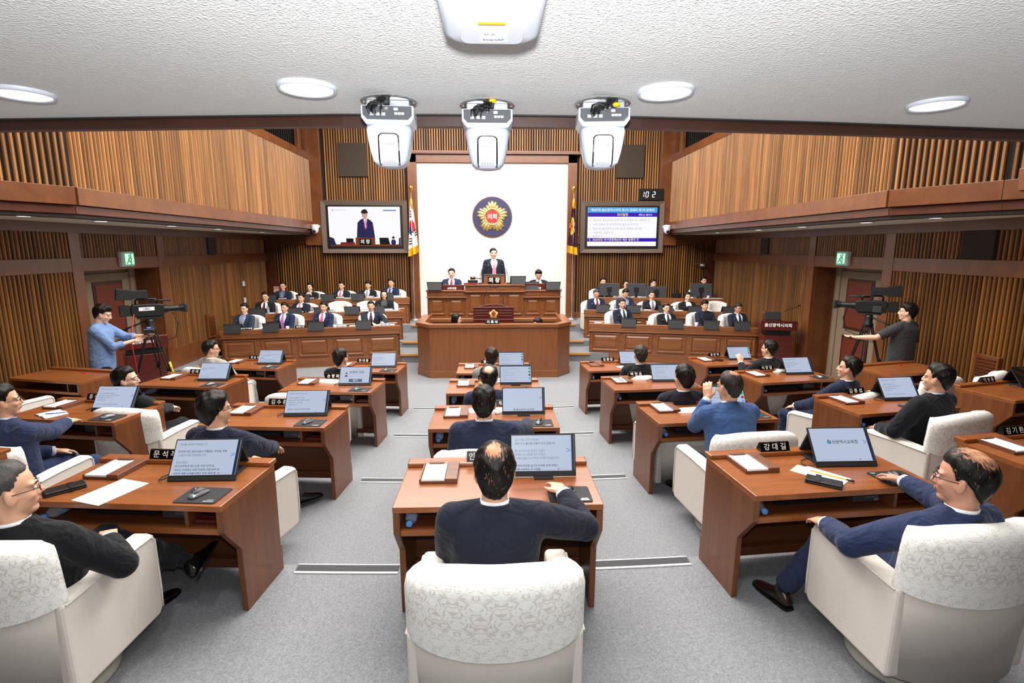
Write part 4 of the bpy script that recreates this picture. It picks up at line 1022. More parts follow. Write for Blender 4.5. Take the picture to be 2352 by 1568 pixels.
# ------------------------------------------------------------------ things on the desks
ME = {}
def shared(key, fn):
    if key not in ME: ME[key] = fn()
    return ME[key]
def bevmesh(mb, mats, bw, seg=2, smooth=False):
    bm = bmesh.new(); me = mb.mesh('m', mats); bm.from_mesh(me)
    es = [e for e in bm.edges if len(e.link_faces) == 2 and e.calc_face_angle(0) > R(40)]
    bmesh.ops.bevel(bm, geom=es, offset=bw, segments=seg, affect='EDGES', profile=0.5)
    bm.to_mesh(me); bm.free()
    if smooth: me.polygons.foreach_set('use_smooth', [True]*len(me.polygons))
    return me
def part(name, key, fn, parent, loc=(0, 0, 0), rot=(0, 0, 0)):
    return obj(name, shared(key, fn), parent, loc, rot)
MW, MH = 0.385, 0.245
def monitor(x, y, z, rz, lab, lines=None, tilt=22, folio=0, bold=(), logo=None, off=False, grp='desk monitors', agenda=False):
    t = thing('desk_monitor', lab, 'monitor', (x, y, z), rz, grp)
    T = (R(-tilt), 0, 0)
    p = part('panel', 'mon_panel', lambda: bevmesh(MB().box((0, 0.006, MH/2+0.006), (MW, 0.012, MH)), M_blackm, 0.003), t, rot=T)
    if off:
        part('screen', 'mon_off', lambda: MB().box((0, -0.0012, MH/2+0.018), (MW-0.016, 0.002, MH-0.04)).mesh('m', M_blackg), t, rot=T)
    else:
        s = part('screen', 'mon_scr', lambda: MB().box((0, -0.0012, MH/2+0.018), (MW-0.016, 0.002, MH-0.04)).mesh('m', E_page), t, rot=T)
        if not agenda:
            part('sidebar', 'mon_side', lambda: MB().box((MW/2-0.017, -0.0026, MH/2+0.018), (0.016, 0.001, MH-0.04)).mesh('m', E_side), s)
            if lines is not None:
                obj('arrow', text_mesh('>', 0.05, E_blue), s, (MW/2-0.042, -0.003, MH/2+0.03), (R(90), 0, 0))
        else:
            part('title_bar', 'mon_bar', lambda: MB().box((0, -0.0026, MH-0.009), (MW-0.016, 0.001, 0.012)).mesh('m', E_side), s)
            for i, m in enumerate((E_green, E_green, E_brown, E_cyan)):
                part('icon', 'mon_ic%d' % i, (lambda i, m: lambda: MB().box((MW/2-0.026, -0.0026, MH-0.04-0.04*i), (0.022, 0.001, 0.024)).mesh('m', m))(i, m), s)
        if lines:
            top = MH-0.028 if not agenda else MH-0.045; fs_ = 0.0148 if not agenda else 0.012; ls = 0.0212 if not agenda else 0.026
            for bd in (0, 1):
                tx = '\n'.join(l if (i in bold) == bool(bd) else ' ' for i, l in enumerate(lines)).rstrip()
                if not tx.strip(): continue
                obj('lettering', text_mesh(tx, fs_, E_pagebold if bd else E_pagetext, 'LEFT', 0.012*bd, valign='TOP_BASELINE', lines=ls/fs_), s, (-MW/2+0.028, -0.003, top-0.005), (R(90), 0, 0))
        if logo:
            obj('lettering', text_mesh(logo[0], logo[1], E_pagebold, 'CENTER', 0.01), s, (0.012, -0.003, logo[2]), (R(90), 0, 0))
            if logo[3]: poly_on(s, [(ellp(-0.083, logo[2]-0.004, 0.011, 0.006), E_cyan), (ellp(-0.083, logo[2]+0.005, 0.007, 0.005), E_green), (ellp(-0.081, logo[2]+0.014, 0.004, 0.004), E_reddot)], -0.003, 'logo')
        if lines and not agenda:
            poly_on(s, [(rect(-0.17, 0.047, 0.15, 0.0478), E_blue), (ellp(0.09, 0.0474, 0.004, 0.004, 10), E_reddot)], -0.0028, 'progress_bar')
    if folio:
        part('folio_stand', 'mon_folio', lambda: MB().prism([(0.028, 0.012), (0.148, 0.19), (0.155, 0.188), (0.25, 0.006), (0.243, 0.0), (0.15, 0.172), (0.04, 0.012)], -0.17, 0.17, 'x').mesh('m', M_blackm), t)
        part('folio_flap', 'mon_flap', lambda: MB().box((0, 0.11, 0.004), (0.34, 0.2, 0.006)).mesh('m', M_blackm), t)
    else:
        part('stand', 'mon_stand', lambda: MB().prism([(-0.03, 0.0), (0.13, 0.0), (0.13, 0.008), (0.045, 0.016), (0.075, 0.13), (0.062, 0.135), (0.02, 0.012), (-0.03, 0.008)], -0.055, 0.055, 'x').mesh('m', M_black), t)
    part('cable', 'mon_cable', lambda: MB().tube([(-0.18, 0.02, 0.03), (-0.215, 0.0, 0.014), (-0.245, 0.02, 0.006), (-0.255, 0.06, 0.005), (-0.235, 0.10, 0.005), (-0.19, 0.13, 0.005), (-0.1, 0.16, 0.005)], 0.0028, 6).mesh('m', M_cable, True), t)
    return t
def mouse(x, y, z, rz, lab):
    t = thing('computer_mouse', lab, 'mouse', (x, y, z), rz, 'computer mice')
    part('shell', 'mouse_sh', lambda: MB().loft([[(r*1.0*math.cos(a), 0.056*k, 0.002+max(0, h*math.sin(a)) if 0 <= a <= math.pi else 0.002) for a in [math.pi*i/8 for i in range(9)]] for k, r, h in ((-1, 0.008, 0.008), (-0.85, 0.022, 0.02), (-0.4, 0.03, 0.033), (0.1, 0.03, 0.035), (0.6, 0.028, 0.027), (0.9, 0.022, 0.015), (1, 0.01, 0.008))]).mesh('m', M_silver, True), t)
    part('button', 'mouse_bt', lambda: MB().loft([[(r*math.cos(a), 0.056*k, 0.004+h*math.sin(a)) for a in [R(35)+R(110)*i/8 for i in range(9)]] for k, r, h in ((-0.7, 0.024, 0.027), (-0.4, 0.029, 0.033), (0.1, 0.029, 0.035), (0.6, 0.027, 0.027), (0.9, 0.02, 0.015))], close=False).mesh('m', M_black, True), t)
    return t
def mousepad(seat, lab):
    x, y, z = desk_at(seat, 0.385, 0.115, 0.721)
    t = thing('mouse_pad', lab, 'mouse pad', (x, y, z), SEATS[seat]['rz'], 'mouse pads')
    part('pad', 'pad', lambda: MB().prism(rrect(0.115, 0.09, 0.014, 4), 0, 0.004, 'z').mesh('m', M_blackm), t)
    obj('lettering', text_mesh('TG', 0.018, M_letter, bold=0.02), t, (-0.085, 0.07, 0.0045), (0, 0, 0))
    part('logo', 'padlogo', lambda: MB().box((0.07, -0.07, 0.0042), (0.055, 0.012, 0.001)).box((0.075, -0.055, 0.0042), (0.035, 0.006, 0.001)).mesh('m', M_silver), t)
    return t
def tray(seat, sheet=True, x=-0.34, y=0.40):
    L = SEATS[seat]['label']; rz = SEATS[seat]['rz']
    p = desk_at(seat, x, y, 0.72)
    t = thing('memo_tray', 'brown wooden memo tray on the ' + L, 'tray', p, rz, 'memo trays')
    part('base', 'tray_b', lambda: bevmesh(MB().box((0, 0, 0.008), (0.215, 0.25, 0.016)), M_tray, 0.002), t)
    part('pen_rest', 'tray_p', lambda: bevmesh(MB().box((0.072, 0, 0.022), (0.07, 0.25, 0.016)), M_tray, 0.003), t)
    part('rim', 'tray_r', lambda: bevmesh(MB().box((-0.104, 0, 0.018), (0.008, 0.25, 0.02)), M_tray, 0.002), t)
    part('clip_bar', 'tray_c', lambda: bevmesh(MB().box((-0.03, 0.105, 0.034), (0.09, 0.026, 0.006)), M_tray, 0.002), t)
    if sheet:
        q = desk_at(seat, x-0.03, y-0.012, 0.737)
        o = obj('memo_pad', shared('memo', lambda: MB().box((0, 0, 0.004), (0.128, 0.222, 0.011)).mesh('m', M_paper)), None, q, (0, 0, rz))
        tag(o, 'white memo pad in the tray on the ' + L, 'notepad', 'memo pads')
def nameplate(p, rz, txt, lab, scale=1.0, grp='desk nameplates', dx=0.0):
    t = thing('nameplate', lab, 'nameplate', p, rz, grp)
    t.scale = (scale,)*3
    part('block', 'np_block', lambda: MB().prism([(-0.028, 0), (0.028, 0), (0.006, 0.055), (-0.006, 0.055)], -0.1, 0.1, 'x').mesh('m', M_blackg), t)
    n = len(txt.replace(' ', ''))
    obj('lettering', text_mesh(txt, 0.047 if n <= 3 else 0.034, M_letter, bold=0.012, sx=1.0), t, (dx, -0.0188, 0.0265), (R(68), 0, 0))
    return t
def bottle(p, rz, lab, lying=True, grp='water bottles'):
    t = thing('water_bottle', lab, 'bottle', p, rz, grp)
    if lying: t.rotation_euler = (R(90), 0, rz)
    part('body', 'btl', lambda: MB().lathe([(0.001, -0.13), (0.03, -0.128), (0.032, -0.12), (0.032, 0.02), (0.03, 0.035), (0.014, 0.065), (0.013, 0.075), (0.001, 0.075)], 16).mesh('m', M_bottle, True), t)
    part('label_band', 'btl_l', lambda: MB().lathe([(0.0325, -0.07), (0.0328, -0.07), (0.0328, -0.02), (0.0325, -0.02)], 16).mesh('m', flat('bottle_label', '#8aa6d6', 0.5)), t)
    part('cap', 'btl_c', lambda: MB().lathe([(0.001, 0.072), (0.0165, 0.072), (0.017, 0.076), (0.0165, 0.094), (0.012, 0.097), (0.001, 0.097)], 16).mesh('m', M_bluecap, True), t)
    return t
def keyboard(seat):
    p = desk_at(seat, -0.12, 0.22, 0.577); rz = SEATS[seat]['rz']
    t = thing('keyboard', 'black keyboard in the shelf of the ' + SEATS[seat]['label'], 'keyboard', p, rz, 'keyboards')
    part('tray', 'kb', lambda: bevmesh(MB().box((0, 0, 0.008), (0.42, 0.14, 0.016)), M_black, 0.003), t)
    def keys():
        b = MB()
        for r in range(5):
            for c in range(14): b.box((-0.19+0.0285*c+0.004*(r % 2), -0.05+0.025*r, 0.019), (0.022, 0.019, 0.006))
        return b.mesh('m', M_dgrey)
    k = part('keys', 'kbk', keys, t); k['kind'] = 'stuff'
def minipc(seat):
    p = desk_at(seat, 0.22, 0.22, 0.577); rz = SEATS[seat]['rz']
    t = thing('small_computer', 'small dark computer box in the shelf of the ' + SEATS[seat]['label'], 'computer', p, rz, 'shelf computers')
    part('case', 'mpc', lambda: bevmesh(MB().box((0, 0, 0.035), (0.17, 0.2, 0.06)), M_dgrey, 0.004), t)
    part('port_strip', 'mpcp', lambda: MB().box((0.03, -0.1005, 0.035), (0.08, 0.002, 0.012)).mesh('m', M_grey), t)
    part('sticker', 'mpcs', lambda: MB().box((0.06, -0.1012, 0.018), (0.028, 0.002, 0.014)).mesh('m', M_silver), t)
def redbox(seat):
    p = desk_at(seat, 0.43, 0.2, 0.577); rz = SEATS[seat]['rz']
    t = thing('document_case', 'dark red document case in the right shelf of the ' + SEATS[seat]['label'], 'case', p, rz, 'document cases')
    part('case_body', 'rbx', lambda: bevmesh(MB().box((0, 0, 0.014), (0.16, 0.26, 0.026)), M_redwood, 0.005), t)
    part('rim', 'rbx2', lambda: bevmesh(MB().box((0.0, 0.0, 0.03), (0.13, 0.2, 0.008)), M_redwood, 0.003), t)
AG = ['제257회 울산광역시의회 제1차 정례회', '1. 회기결정의 건', '2. 시장·교육감 출석 요구의 건', '3. 회의록 서명의원 선출의 건', '4. 휴회의 건', '5. 추가경정예산안 제안 설명의 건']
P1 = ['준비를 철저히 하겠습니다', '', '마지막으로, 현안사업의 차질없는 추진을 위해', '1,138억 원을 편성했습니다', '', '주요사업은', '문수야구장과 테니스장 조성 55억 원,', '어르신 시내버스 요금 무료화 사업 40억 원', '어린이 복합 교육놀이공간 조성 30억 원']
P2 = ['울산사람 모두가 행복한', '꿈의 도시 울산을 만들어 가고 있습니다', '', '봄, 전국적으로 발생한 산불은', '에게도 큰 시련을 안겨 주었고', '의 중요성을 다시 한 번 일깨워 주었습니다', '', '경제에 파장을 일으킨 미국발 관세 여파는', '수출 산업에도 큰 시련을']
P3 = ['존경하는 울산시민 여러분!', '', '새로운 변화를 선도하는', '울산교육의 꿈과 희망을 향하여', '미래를 여는 교육으로', '만들겠습니다', '', '사랑하는 시민과 교육가족 여러분']
P4 = ['', '', '2025년도 추가경정예산안', '제안 설명', '', '', '', '울산광역시교육청']
SCR = {'C1': dict(lines=P2, bold=(1, 7, 8)), 'C2': dict(lines=[''], logo=('울산광역시교육청', 0.022, 0.05, True)), 'C3': dict(lines=AG, agenda=True), 'C4': dict(lines=AG, agenda=True),
       'LI1': dict(lines=P1, bold=(2, 6, 7, 8)), 'LI2': dict(lines=P3, bold=(7,)), 'LI3': dict(lines=None, logo=('손명희 의원', 0.036, 0.175, False)), 'LI4': dict(lines=P3),
       'LO4': dict(lines=P1, bold=(5,)), 'LO3': dict(lines=P4), 'LO2': dict(lines=P3),
       'RI1': dict(lines=[''], logo=('울산광역시교육청', 0.026, 0.155, True)), 'RI2': dict(lines=AG, agenda=True), 'RI3': dict(lines=AG, agenda=True), 'RI4': dict(lines=AG, agenda=True),
       'RO4': dict(lines=AG, agenda=True), 'RO3': dict(lines=P3), 'RO2': dict(lines=P3)}
NAMES = {'C1': '인', 'C2': '', 'C3': '김', 'C4': '홍', 'LI1': '문 석 주', 'LI2': '김 수 종', 'LI3': '손 명 희', 'LI4': '안 대 룡', 'LO4': '권 순 용', 'LO3': '권 태 호', 'LO2': '홍 성 우',
         'RI1': '강 대 길', 'RI2': '손 근 호', 'RI3': '백 현 조', 'RI4': '김 종 훈', 'RO4': '공 진 혁', 'RO3': '이 장 걸', 'RO2': '김 종 섭', 'RO1': '김 기 환', 'RF2': '이 성 룡'}
HAND_ON_MOUSE = ('C1', 'C2', 'RI1', 'LO2')
for key, S in SEATS.items():
    L = S['label']
    if key in ('LF3', 'RF3'):
        o = tag(MB().box((0, 0, 0.004), (0.06, 0.03, 0.006)).build('desk_clip', M_redplastic, None, desk_at(key, 0.15, 0.42), (0, 0, S['rz']), bevel=0.002), 'small red clip left on the ' + L, 'clip'); continue
    tray(key, sheet=key not in ('RI4',)) if key != 'RF2' else None
    if key in NAMES:
        nx = {'C1': -0.09, 'C3': -0.1, 'C4': -0.1}.get(key, -0.10)
        tx = NAMES[key] or '박'
        if key in ('LO4', 'LO3', 'LO2', 'LI1', 'LI4'): nx = -0.13
        if key == 'C2': nx = 0.065
        nameplate(desk_at(key, nx, 0.55, 0.747), S['rz'], tx, 'black nameplate on the ledge of the ' + L, dx={'C1': -0.068, 'C3': -0.04, 'C4': -0.04}.get(key, 0.0))
    if key in SCR:
        k = SCR[key]; fo = 0 if key[0] == 'C' else 1
        yw = {'L': R(10), 'R': R(-8), 'C': 0}[key[0]]
        mx = {'C': 0.265, 'L': 0.26, 'R': 0.225}[key[0]]
        p = desk_at(key, mx, {'C': 0.335, 'L': 0.28, 'R': 0.29}[key[0]], 0.721)
        monitor(*p, S['rz']+yw*0.6, 'tilted flat monitor lit up on the ' + L, folio=fo, tilt=20 if key[0] == 'C' else 35, **k)
        mousepad(key, 'black mouse pad on the ' + L)
        if key not in ('RO2', 'RO4'):
            q = desk_at(key, 0.385 if key in HAND_ON_MOUSE else 0.36, 0.115, 0.726)
            mouse(*q, S['rz']+R(-18), 'black and silver mouse on the pad of the ' + L)
        bottle(desk_at(key, -0.47, 0.12, 0.61), S['rz']+R(0), 'water bottle with blue cap lying in the shelf of the ' + L)
        keyboard(key); minipc(key); redbox(key)
# RI4 carries a closed tray with a folded note; loose things on single desks
def slab(name, lab, cat, seat, x, y, d, mat, rz=0, z=0.721, bevel=0.0, grp=None):
    o = MB().box((0, 0, d[2]/2), d).build(name, mat, None, desk_at(seat, x, y, z), (0, 0, SEATS[seat]['rz']+R(rz)), bevel=bevel)
    return tag(o, lab, cat, grp)
slab('paper_sheet', 'large white paper sheet on the nearest inner left desk', 'paper', 'LI1', -0.15, 0.13, (0.2, 0.28, 0.0015), M_paper, -14)
def wallet(seat, x, y, rz, lab):
    t = thing('leather_wallet', lab, 'wallet', desk_at(seat, x, y, 0.721), SEATS[seat]['rz']+R(rz))
    MB().box((0, 0, 0.006), (0.09, 0.185, 0.01)).build('lower_cover', M_leather, t, bevel=0.004)
    MB().box((0, 0, 0.017), (0.088, 0.182, 0.01)).build('upper_cover', M_leather, t, bevel=0.004)
    MB().box((0.01, 0.03, 0.0235), (0.1, 0.03, 0.004)).build('strap', M_leather, t, bevel=0.0015)
wallet('LI1', -0.42, 0.13, -38, 'black leather phone wallet on the nearest inner left desk')
wallet('RI1', -0.08, 0.1, 48, 'black leather phone wallet on the nearest inner right desk')
slab('paper_sheet', 'white printed sheet with green top on the nearest inner right desk', 'paper', 'RI1', -0.0, 0.2, (0.13, 0.24, 0.0015), M_paper, 33)
slab('paper_sheet', 'green memo sheet under the white sheet on the nearest inner right desk', 'paper', 'RI1', -0.035, 0.225, (0.13, 0.25, 0.001), M_paperg, 36)
t = thing('pencil', 'yellow pencil with black tip on the white sheet', 'pencil', desk_at('RI1', 0.02, 0.19, 0.727), SEATS['RI1']['rz']+R(40))
MB().tube([(0, -0.09, 0), (0, 0.09, 0)], 0.004, 6).build('shaft', M_yellow, t); MB().tube([(0, -0.13, 0), (0, -0.09, 0)], 0.005, 8).build('cap', M_black, t, smooth=True)
MB().tube([(0, 0.09, 0), (0, 0.108, 0)], [0.004, 0.0005], 6).build('tip', M_orange, t)
slab('smartphone', 'black phone lying on the second outer right desk', 'phone', 'RO2', 0.09, 0.12, (0.075, 0.155, 0.009), M_blackg, 40, bevel=0.003)
slab('phone_case', 'brown leather case on the farthest outer right desk', 'case', 'RO4', -0.17, 0.33, (0.08, 0.16, 0.03), M_shoeb, 30, bevel=0.008)
t = thing('open_notebook', 'open white notebook on the second outer left desk', 'notebook', desk_at('LO2', -0.2, 0.14, 0.721), SEATS['LO2']['rz']+R(-24))
for s in (-1, 1):
    MB().loft([[(s*0.002, y, 0.006), (s*0.03, y, 0.016), (s*0.08, y, 0.012), (s*0.115, y, 0.004), (s*0.115, y, 0.001), (s*0.002, y, 0.001)] for y in (-0.085, 0.085)]).build('page_block', M_paper, t)
t = tag(MB().tube([(0, -0.08, 0), (0, 0.07, 0)], 0.0045, 8).build('blue_pen', flat('pen_blue', '#3448b8', 0.3), None, desk_at('LO2', -0.13, 0.12, 0.742), (0, 0, R(-75)), smooth=True), 'slim blue pen lying on the open notebook', 'pen')
slab('banknote_pad', 'printed grey slip on the memo tray of the third inner right desk', 'paper', 'RI3', -0.36, 0.39, (0.06, 0.13, 0.002), M_silver, 12, z=0.752)
slab('paper_sheet', 'small white sheet at the monitor of the farthest inner right desk', 'paper', 'RI4', 0.02, 0.2, (0.12, 0.14, 0.0015), M_paper, 20)
for o in list(COL.objects):
    if o.name.startswith('desk_monitor') and o.get('label', '').endswith('third inner left desk'):
        s_ = [c for c in o.children if c.name.startswith('screen')][0]
        poly_on(s_, [(rect(-0.075, 0.05, 0.085, 0.088), E_pagetext), (ellp(-0.11, 0.15, 0.011, 0.014), E_skin), (ellp(-0.11, 0.163, 0.012, 0.008), E_hair), (rect(-0.125, 0.118, -0.095, 0.136), E_suit)], -0.003, 'attendance_button')
        obj('lettering', text_mesh('출 석', 0.026, E_white, bold=0.012), s_, (0.005, -0.0042, 0.069), (R(90), 0, 0))
# dark folded screen on the right edge desk
q = desk_at('RF2', 0.28, 0.30, 0.721); monitor(*q, SEATS['RF2']['rz']-R(6), 'dark switched off monitor on the desk at the right edge', off=True, folio=1, tilt=38)
# ------------------------------------------------------------------ officials' bench things
BPOS = {}
def on_bench(PL, PR, x, depth, z):
    """a point on a bench top; x measured in room coordinates"""
    x *= {12.85: 1.025, 14.22: 1.033, 13.65: 1.025, 14.85: 1.03}.get(PL[1], 1.0)
    tt = (x-PL[0])/(PR[0]-PL[0]); v = Vector((PR[0]-PL[0], PR[1]-PL[1])); a = math.atan2(v.y, v.x)
    return (x - math.sin(a)*depth, PL[1]+(PR[1]-PL[1])*tt + math.cos(a)*depth, z), a
BL = {'Lf': ((-5.95, 11.62), (-2.2, 12.32), 0.82), 'Lm': ((-6.25, 12.85), (-2.33, 13.55), 1.02), 'Lb': ((-6.3, 14.22), (-2.36, 14.95), 1.23),
      'Rf': ((2.3, 12.52), (5.97, 11.62), 0.82), 'Rm': ((2.36, 13.65), (6.25, 12.9), 1.02), 'Rb': ((2.88, 14.85), (6.28, 14.22), 1.23)}
BDY = {'Lf': 0.0, 'Lm': 0.33, 'Lb': 0.4, 'Rf': 0.0, 'Rm': 0.33, 'Rb': 0.38}; BSX = {'Lf': 1, 'Lm': 1.025, 'Lb': 1.033, 'Rf': 1, 'Rm': 1.025, 'Rb': 1.03}
RN = {'Lf': 'front left officials bench', 'Lm': 'middle left officials bench', 'Lb': 'rear left officials bench', 'Rf': 'front right officials bench', 'Rm': 'middle right officials bench', 'Rb': 'rear staff bench'}
ORD = ['first', 'second', 'third', 'fourth', 'fifth']
def official_item(row, i, mx, txt, px, tray_x=None):
    PL, PR, z = BL[row]
    (x, y, zz), a = on_bench(PL, PR, mx, 0.21, z+0.02)
    monitor(x, y, zz, a+math.pi, 'back of the %s black monitor from the left on the %s' % (ORD[i], RN[row]), off=True, folio=1, tilt=38, grp='officials monitors')
    if txt:
        (x, y, zz), a = on_bench(PL, PR, px, 0.06, z+0.08)
        nameplate((x, y, zz), a, txt, '%s nameplate from the left on the %s' % (ORD[i].capitalize(), RN[row]), 1.12, 'officials nameplates')
    if tray_x is not None:
        (x, y, zz), a = on_bench(PL, PR, tray_x, 0.16, z+0.02)
        t = thing('memo_tray', '%s small memo tray from the left on the %s' % (ORD[i], RN[row]), 'tray', (x, y, zz), a, 'officials memo trays')
        part('base', 'otray', lambda: MB().box((0, 0, 0.03), (0.24, 0.16, 0.06)).mesh('m', M_tray), t)
        part('sheet', 'otrayp', lambda: MB().box((-0.02, 0, 0.064), (0.17, 0.13, 0.006)).mesh('m', M_paper), t)
        part('pencil', 'otrayy', lambda: MB().box((0.09, 0, 0.066), (0.016, 0.14, 0.008)).mesh('m', M_yellow), t)
for i, (mx, tx, px, tr) in enumerate(((-5.95, '경제자유구역청장', -5.45, -5.2), (-4.93, '경제부시장', -4.33, -4.05), (-4.0, '행정부시장', -3.45, -3.2), (-2.98, '시   장', -2.5, None))):
    official_item('Lf', i, max(mx, -5.7), tx, px, tr)
for i, (mx, tx, px, tr) in enumerate(((-5.55, '기업투자국장', -5.6, -5.3), (-4.75, '노동국장', -4.62, -4.35), (-4.15, '경제산업실장', -3.95, None), (-3.45, '시민안전실장', -3.15, -2.95), (-2.85, '기획조정실장', -2.6, -2.42))):
    official_item('Lm', i, mx, tx, px, tr)
for i, (mx, tx, px, tr) in enumerate(((-5.75, '시민건강국장', -5.45, -5.15), (-4.95, '환경국장', -4.75, -4.5), (-4.35, '녹지정원국장', -4.05, -3.85), (-3.6, '도시국장', -3.3, -3.1), (-2.85, '건설주택국장', -2.6, -2.42))):
    official_item('Lb', i, mx, tx, px, tr)
for i, (mx, tx, tr) in enumerate(((3.18, '교 육 감', 2.75), (4.22, '부교육감', 4.75), (4.98, '교육국장', 5.35), (5.62, '행정국장', 5.9))):
    official_item('Rf', i, mx, tx, mx+0.02, tr-0.25)
for i, (mx, tx, tr) in enumerate(((2.75, '정책관리국장', 3.1), (3.5, '감사관', 3.85), (4.25, '강북교육장', 4.6), (4.95, '공보담당관', 5.3), (5.75, '', None))):
    official_item('Rm', i, mx, tx, mx+0.1, tr)
# staff monitors on the rear right bench
def big_monitor(x, lab, sz=(0.56, 0.36), low=0.0):
    (X, Y, Z_), a = on_bench(*BL['Rb'][:2], x, 0.26, 1.23)
    t = thing('large_monitor', lab, 'monitor', (X, Y, Z_), a, 'staff monitors')
    part('foot', 'bm_f', lambda: bevmesh(MB().box((0, 0.02, 0.01), (0.26, 0.2, 0.02)), M_black, 0.005), t)
    part('neck', 'bm_n', lambda: MB().box((0, -0.02, 0.16), (0.06, 0.03, 0.3)).mesh('m', M_black), t)
    MB().box((0, 0.015, 0.10+sz[1]/2-low), (sz[0], 0.04, sz[1])).build('back_shell', M_dgrey if sz[0] > 0.4 else M_black, t, bevel=0.008)
    MB().box((0, -0.012, 0.12+sz[1]/2-low), (0.13, 0.03, 0.13)).build('mount_block', M_black, t, bevel=0.01)
    return t
big_monitor(3.15, 'leftmost large dark monitor on the rear staff bench'); big_monitor(3.87, 'second large dark monitor from the left on the rear staff bench')
big_monitor(4.4, 'low black monitor beside the staff member in white', (0.54, 0.34), 0.06); big_monitor(5.55, 'rightmost large dark monitor on the rear staff bench', (0.58, 0.38))
big_monitor(4.93, 'small black monitor right of the staff member in white', (0.24, 0.15), 0.05)
def tumbler(row, x, lab, h_=0.1, mat=None, d=0.16):
    (X, Y, Z_), a = on_bench(*BL[row][:2], x, d, BL[row][2]+0.018)
    o = MB().lathe([(0.001, 0), (0.03, 0), (0.037, h_), (0.034, h_), (0.028, 0.006), (0.001, 0.006)], 16).build('drinking_cup', mat or M_bottle, None, (X, Y, Z_), smooth=True)
    o.scale = (1, 1, 1); tag(o, lab, 'cup')
M_pcup = flat('paper_cup', '#efeef0', 0.7)
tumbler('Lf', -4.62, 'white paper cup before the official with lilac tie', 0.1, M_pcup); tumbler('Lf', -3.62, 'white paper cup before the official with bright pink tie', 0.1, M_pcup)
tumbler('Rf', 3.62, 'clear plastic cup right of the first front right monitor', 0.13, M_pcup); tumbler('Rf', 4.68, 'clear plastic cup right of the second front right monitor', 0.13, M_pcup)
tumbler('Rb', 5.72, 'pink cup on the rear staff bench', 0.13, flat('pink_cup', '#d9aebc', 0.5))
(X, Y, Z_), a = on_bench(*BL['Lm'][:2], -5.35, 0.12, BL['Lm'][2]+0.10+0.13-0.05)
bottle((X, Y, Z_), 0, 'upright water bottle on the middle left bench', lying=False)
for x, s in ((-2.62, 0.3), (-2.42, 0.25)):
    (X, Y, Z_), a = on_bench(*BL['Lf'][:2], x, 0.22, 0.838)
    tag(MB().box((0, 0, 0.03), (s, 0.2, 0.06)).build('paper_stack', M_paper, None, (X, Y, Z_), (0, 0, a+0.3*(x+2.5)), bevel=0.004), ('white document stack' if s == 0.3 else 'white loose sheets') + ' under the hands of the man at the bench end', 'papers')
(X, Y, Z_), a = on_bench(*BL['Rb'][:2], 5.85, 0.16, 1.248)
tag(MB().box((0, 0, 0.03), (0.5, 0.24, 0.06)).build('paper_stack', M_paper, None, (X, Y, Z_), (0, 0, a), bevel=0.004), 'flat white papers before the staff man at the right corner', 'papers')
# rostrum things
for x, lab, z, w_ in ((-1.42, 'left end', 1.67, 0.36), (0.60, 'middle right', 1.81, 0.34), (1.45, 'right end', 1.67, 0.34)):
    monitor(x, 13.12, z, math.pi, 'back of the black monitor at the %s of the rostrum' % lab, off=True, folio=1, tilt=38, grp='rostrum monitors')
t = thing('nameplate_box', 'wooden box with white lettered plate left on the rostrum', 'nameplate', (-0.99, 13.0, 1.67))
MB().box((0, 0.05, 0.06), (0.56, 0.1, 0.12)).build('box', M_redwood, t, bevel=0.005)
lettering('사무처장', 0.06, M_letter, t, (-0.02, -0.003, 0.035), bold=0.03)
t = thing('nameplate_box', 'wooden box with white lettered plate right on the rostrum', 'nameplate', (1.02, 13.0, 1.67))
MB().box((0, 0.05, 0.075), (0.52, 0.1, 0.15)).build('box', M_redwood, t, bevel=0.005)
lettering('의사담당관', 0.055, M_letter, t, (0.02, -0.003, 0.035), bold=0.03)
monitor(0.93, 13.2, 1.67, math.pi, 'second black monitor beside the man at the right of the rostrum', off=True, folio=1, tilt=38, grp='rostrum monitors')
nameplate((-0.03, 10.9, 1.13), 0, '기 록 석', 'black nameplate on the rim of the clerk enclosure', 1.45)
# ------------------------------------------------------------------ people
SKIN = skinmat('skin', '#dbab8d'); SKINL = skinmat('skin_light', '#e6bda3'); SKIND = skinmat('skin_tan', '#c8937a')
HAIRB = hairmat('hair_black', '#0f0d0c'); HAIRD = hairmat('hair_dark_brown', '#221811'); HAIRG = hairmat('hair_grey', '#4a4745'); HAIRS = hairmat('hair_salt', '#2e2a28')
M_eye = flat('eye_white', '#e4ddd6', 0.3); M_iris = flat('eye_dark', '#150d0a', 0.2); M_brow = flat('brow_dark', '#1d1511', 0.8); M_lip = flat('lip', '#9d5a4e', 0.5)
M_shirt = cloth('shirt_white', '#eef0f4', 0.8, 0.15)
M_lens = flat('spectacle_frame', '#17181c', 0.3)
REMESH = []
def ik(a, t, l1, l2, pole):
    a, t, pole = Vector(a), Vector(t), Vector(pole); d = t-a; L = d.length
    m = (l1+l2)*0.985
    if L > m: t = a+d*(m/L); d = t-a; L = m
    u = d/L; x = (l1*l1-l2*l2+L*L)/(2*L); h = math.sqrt(max(0, l1*l1-x*x))
    p = pole-u*pole.dot(u); p.normalize()
    return a+u*x+p*h, t
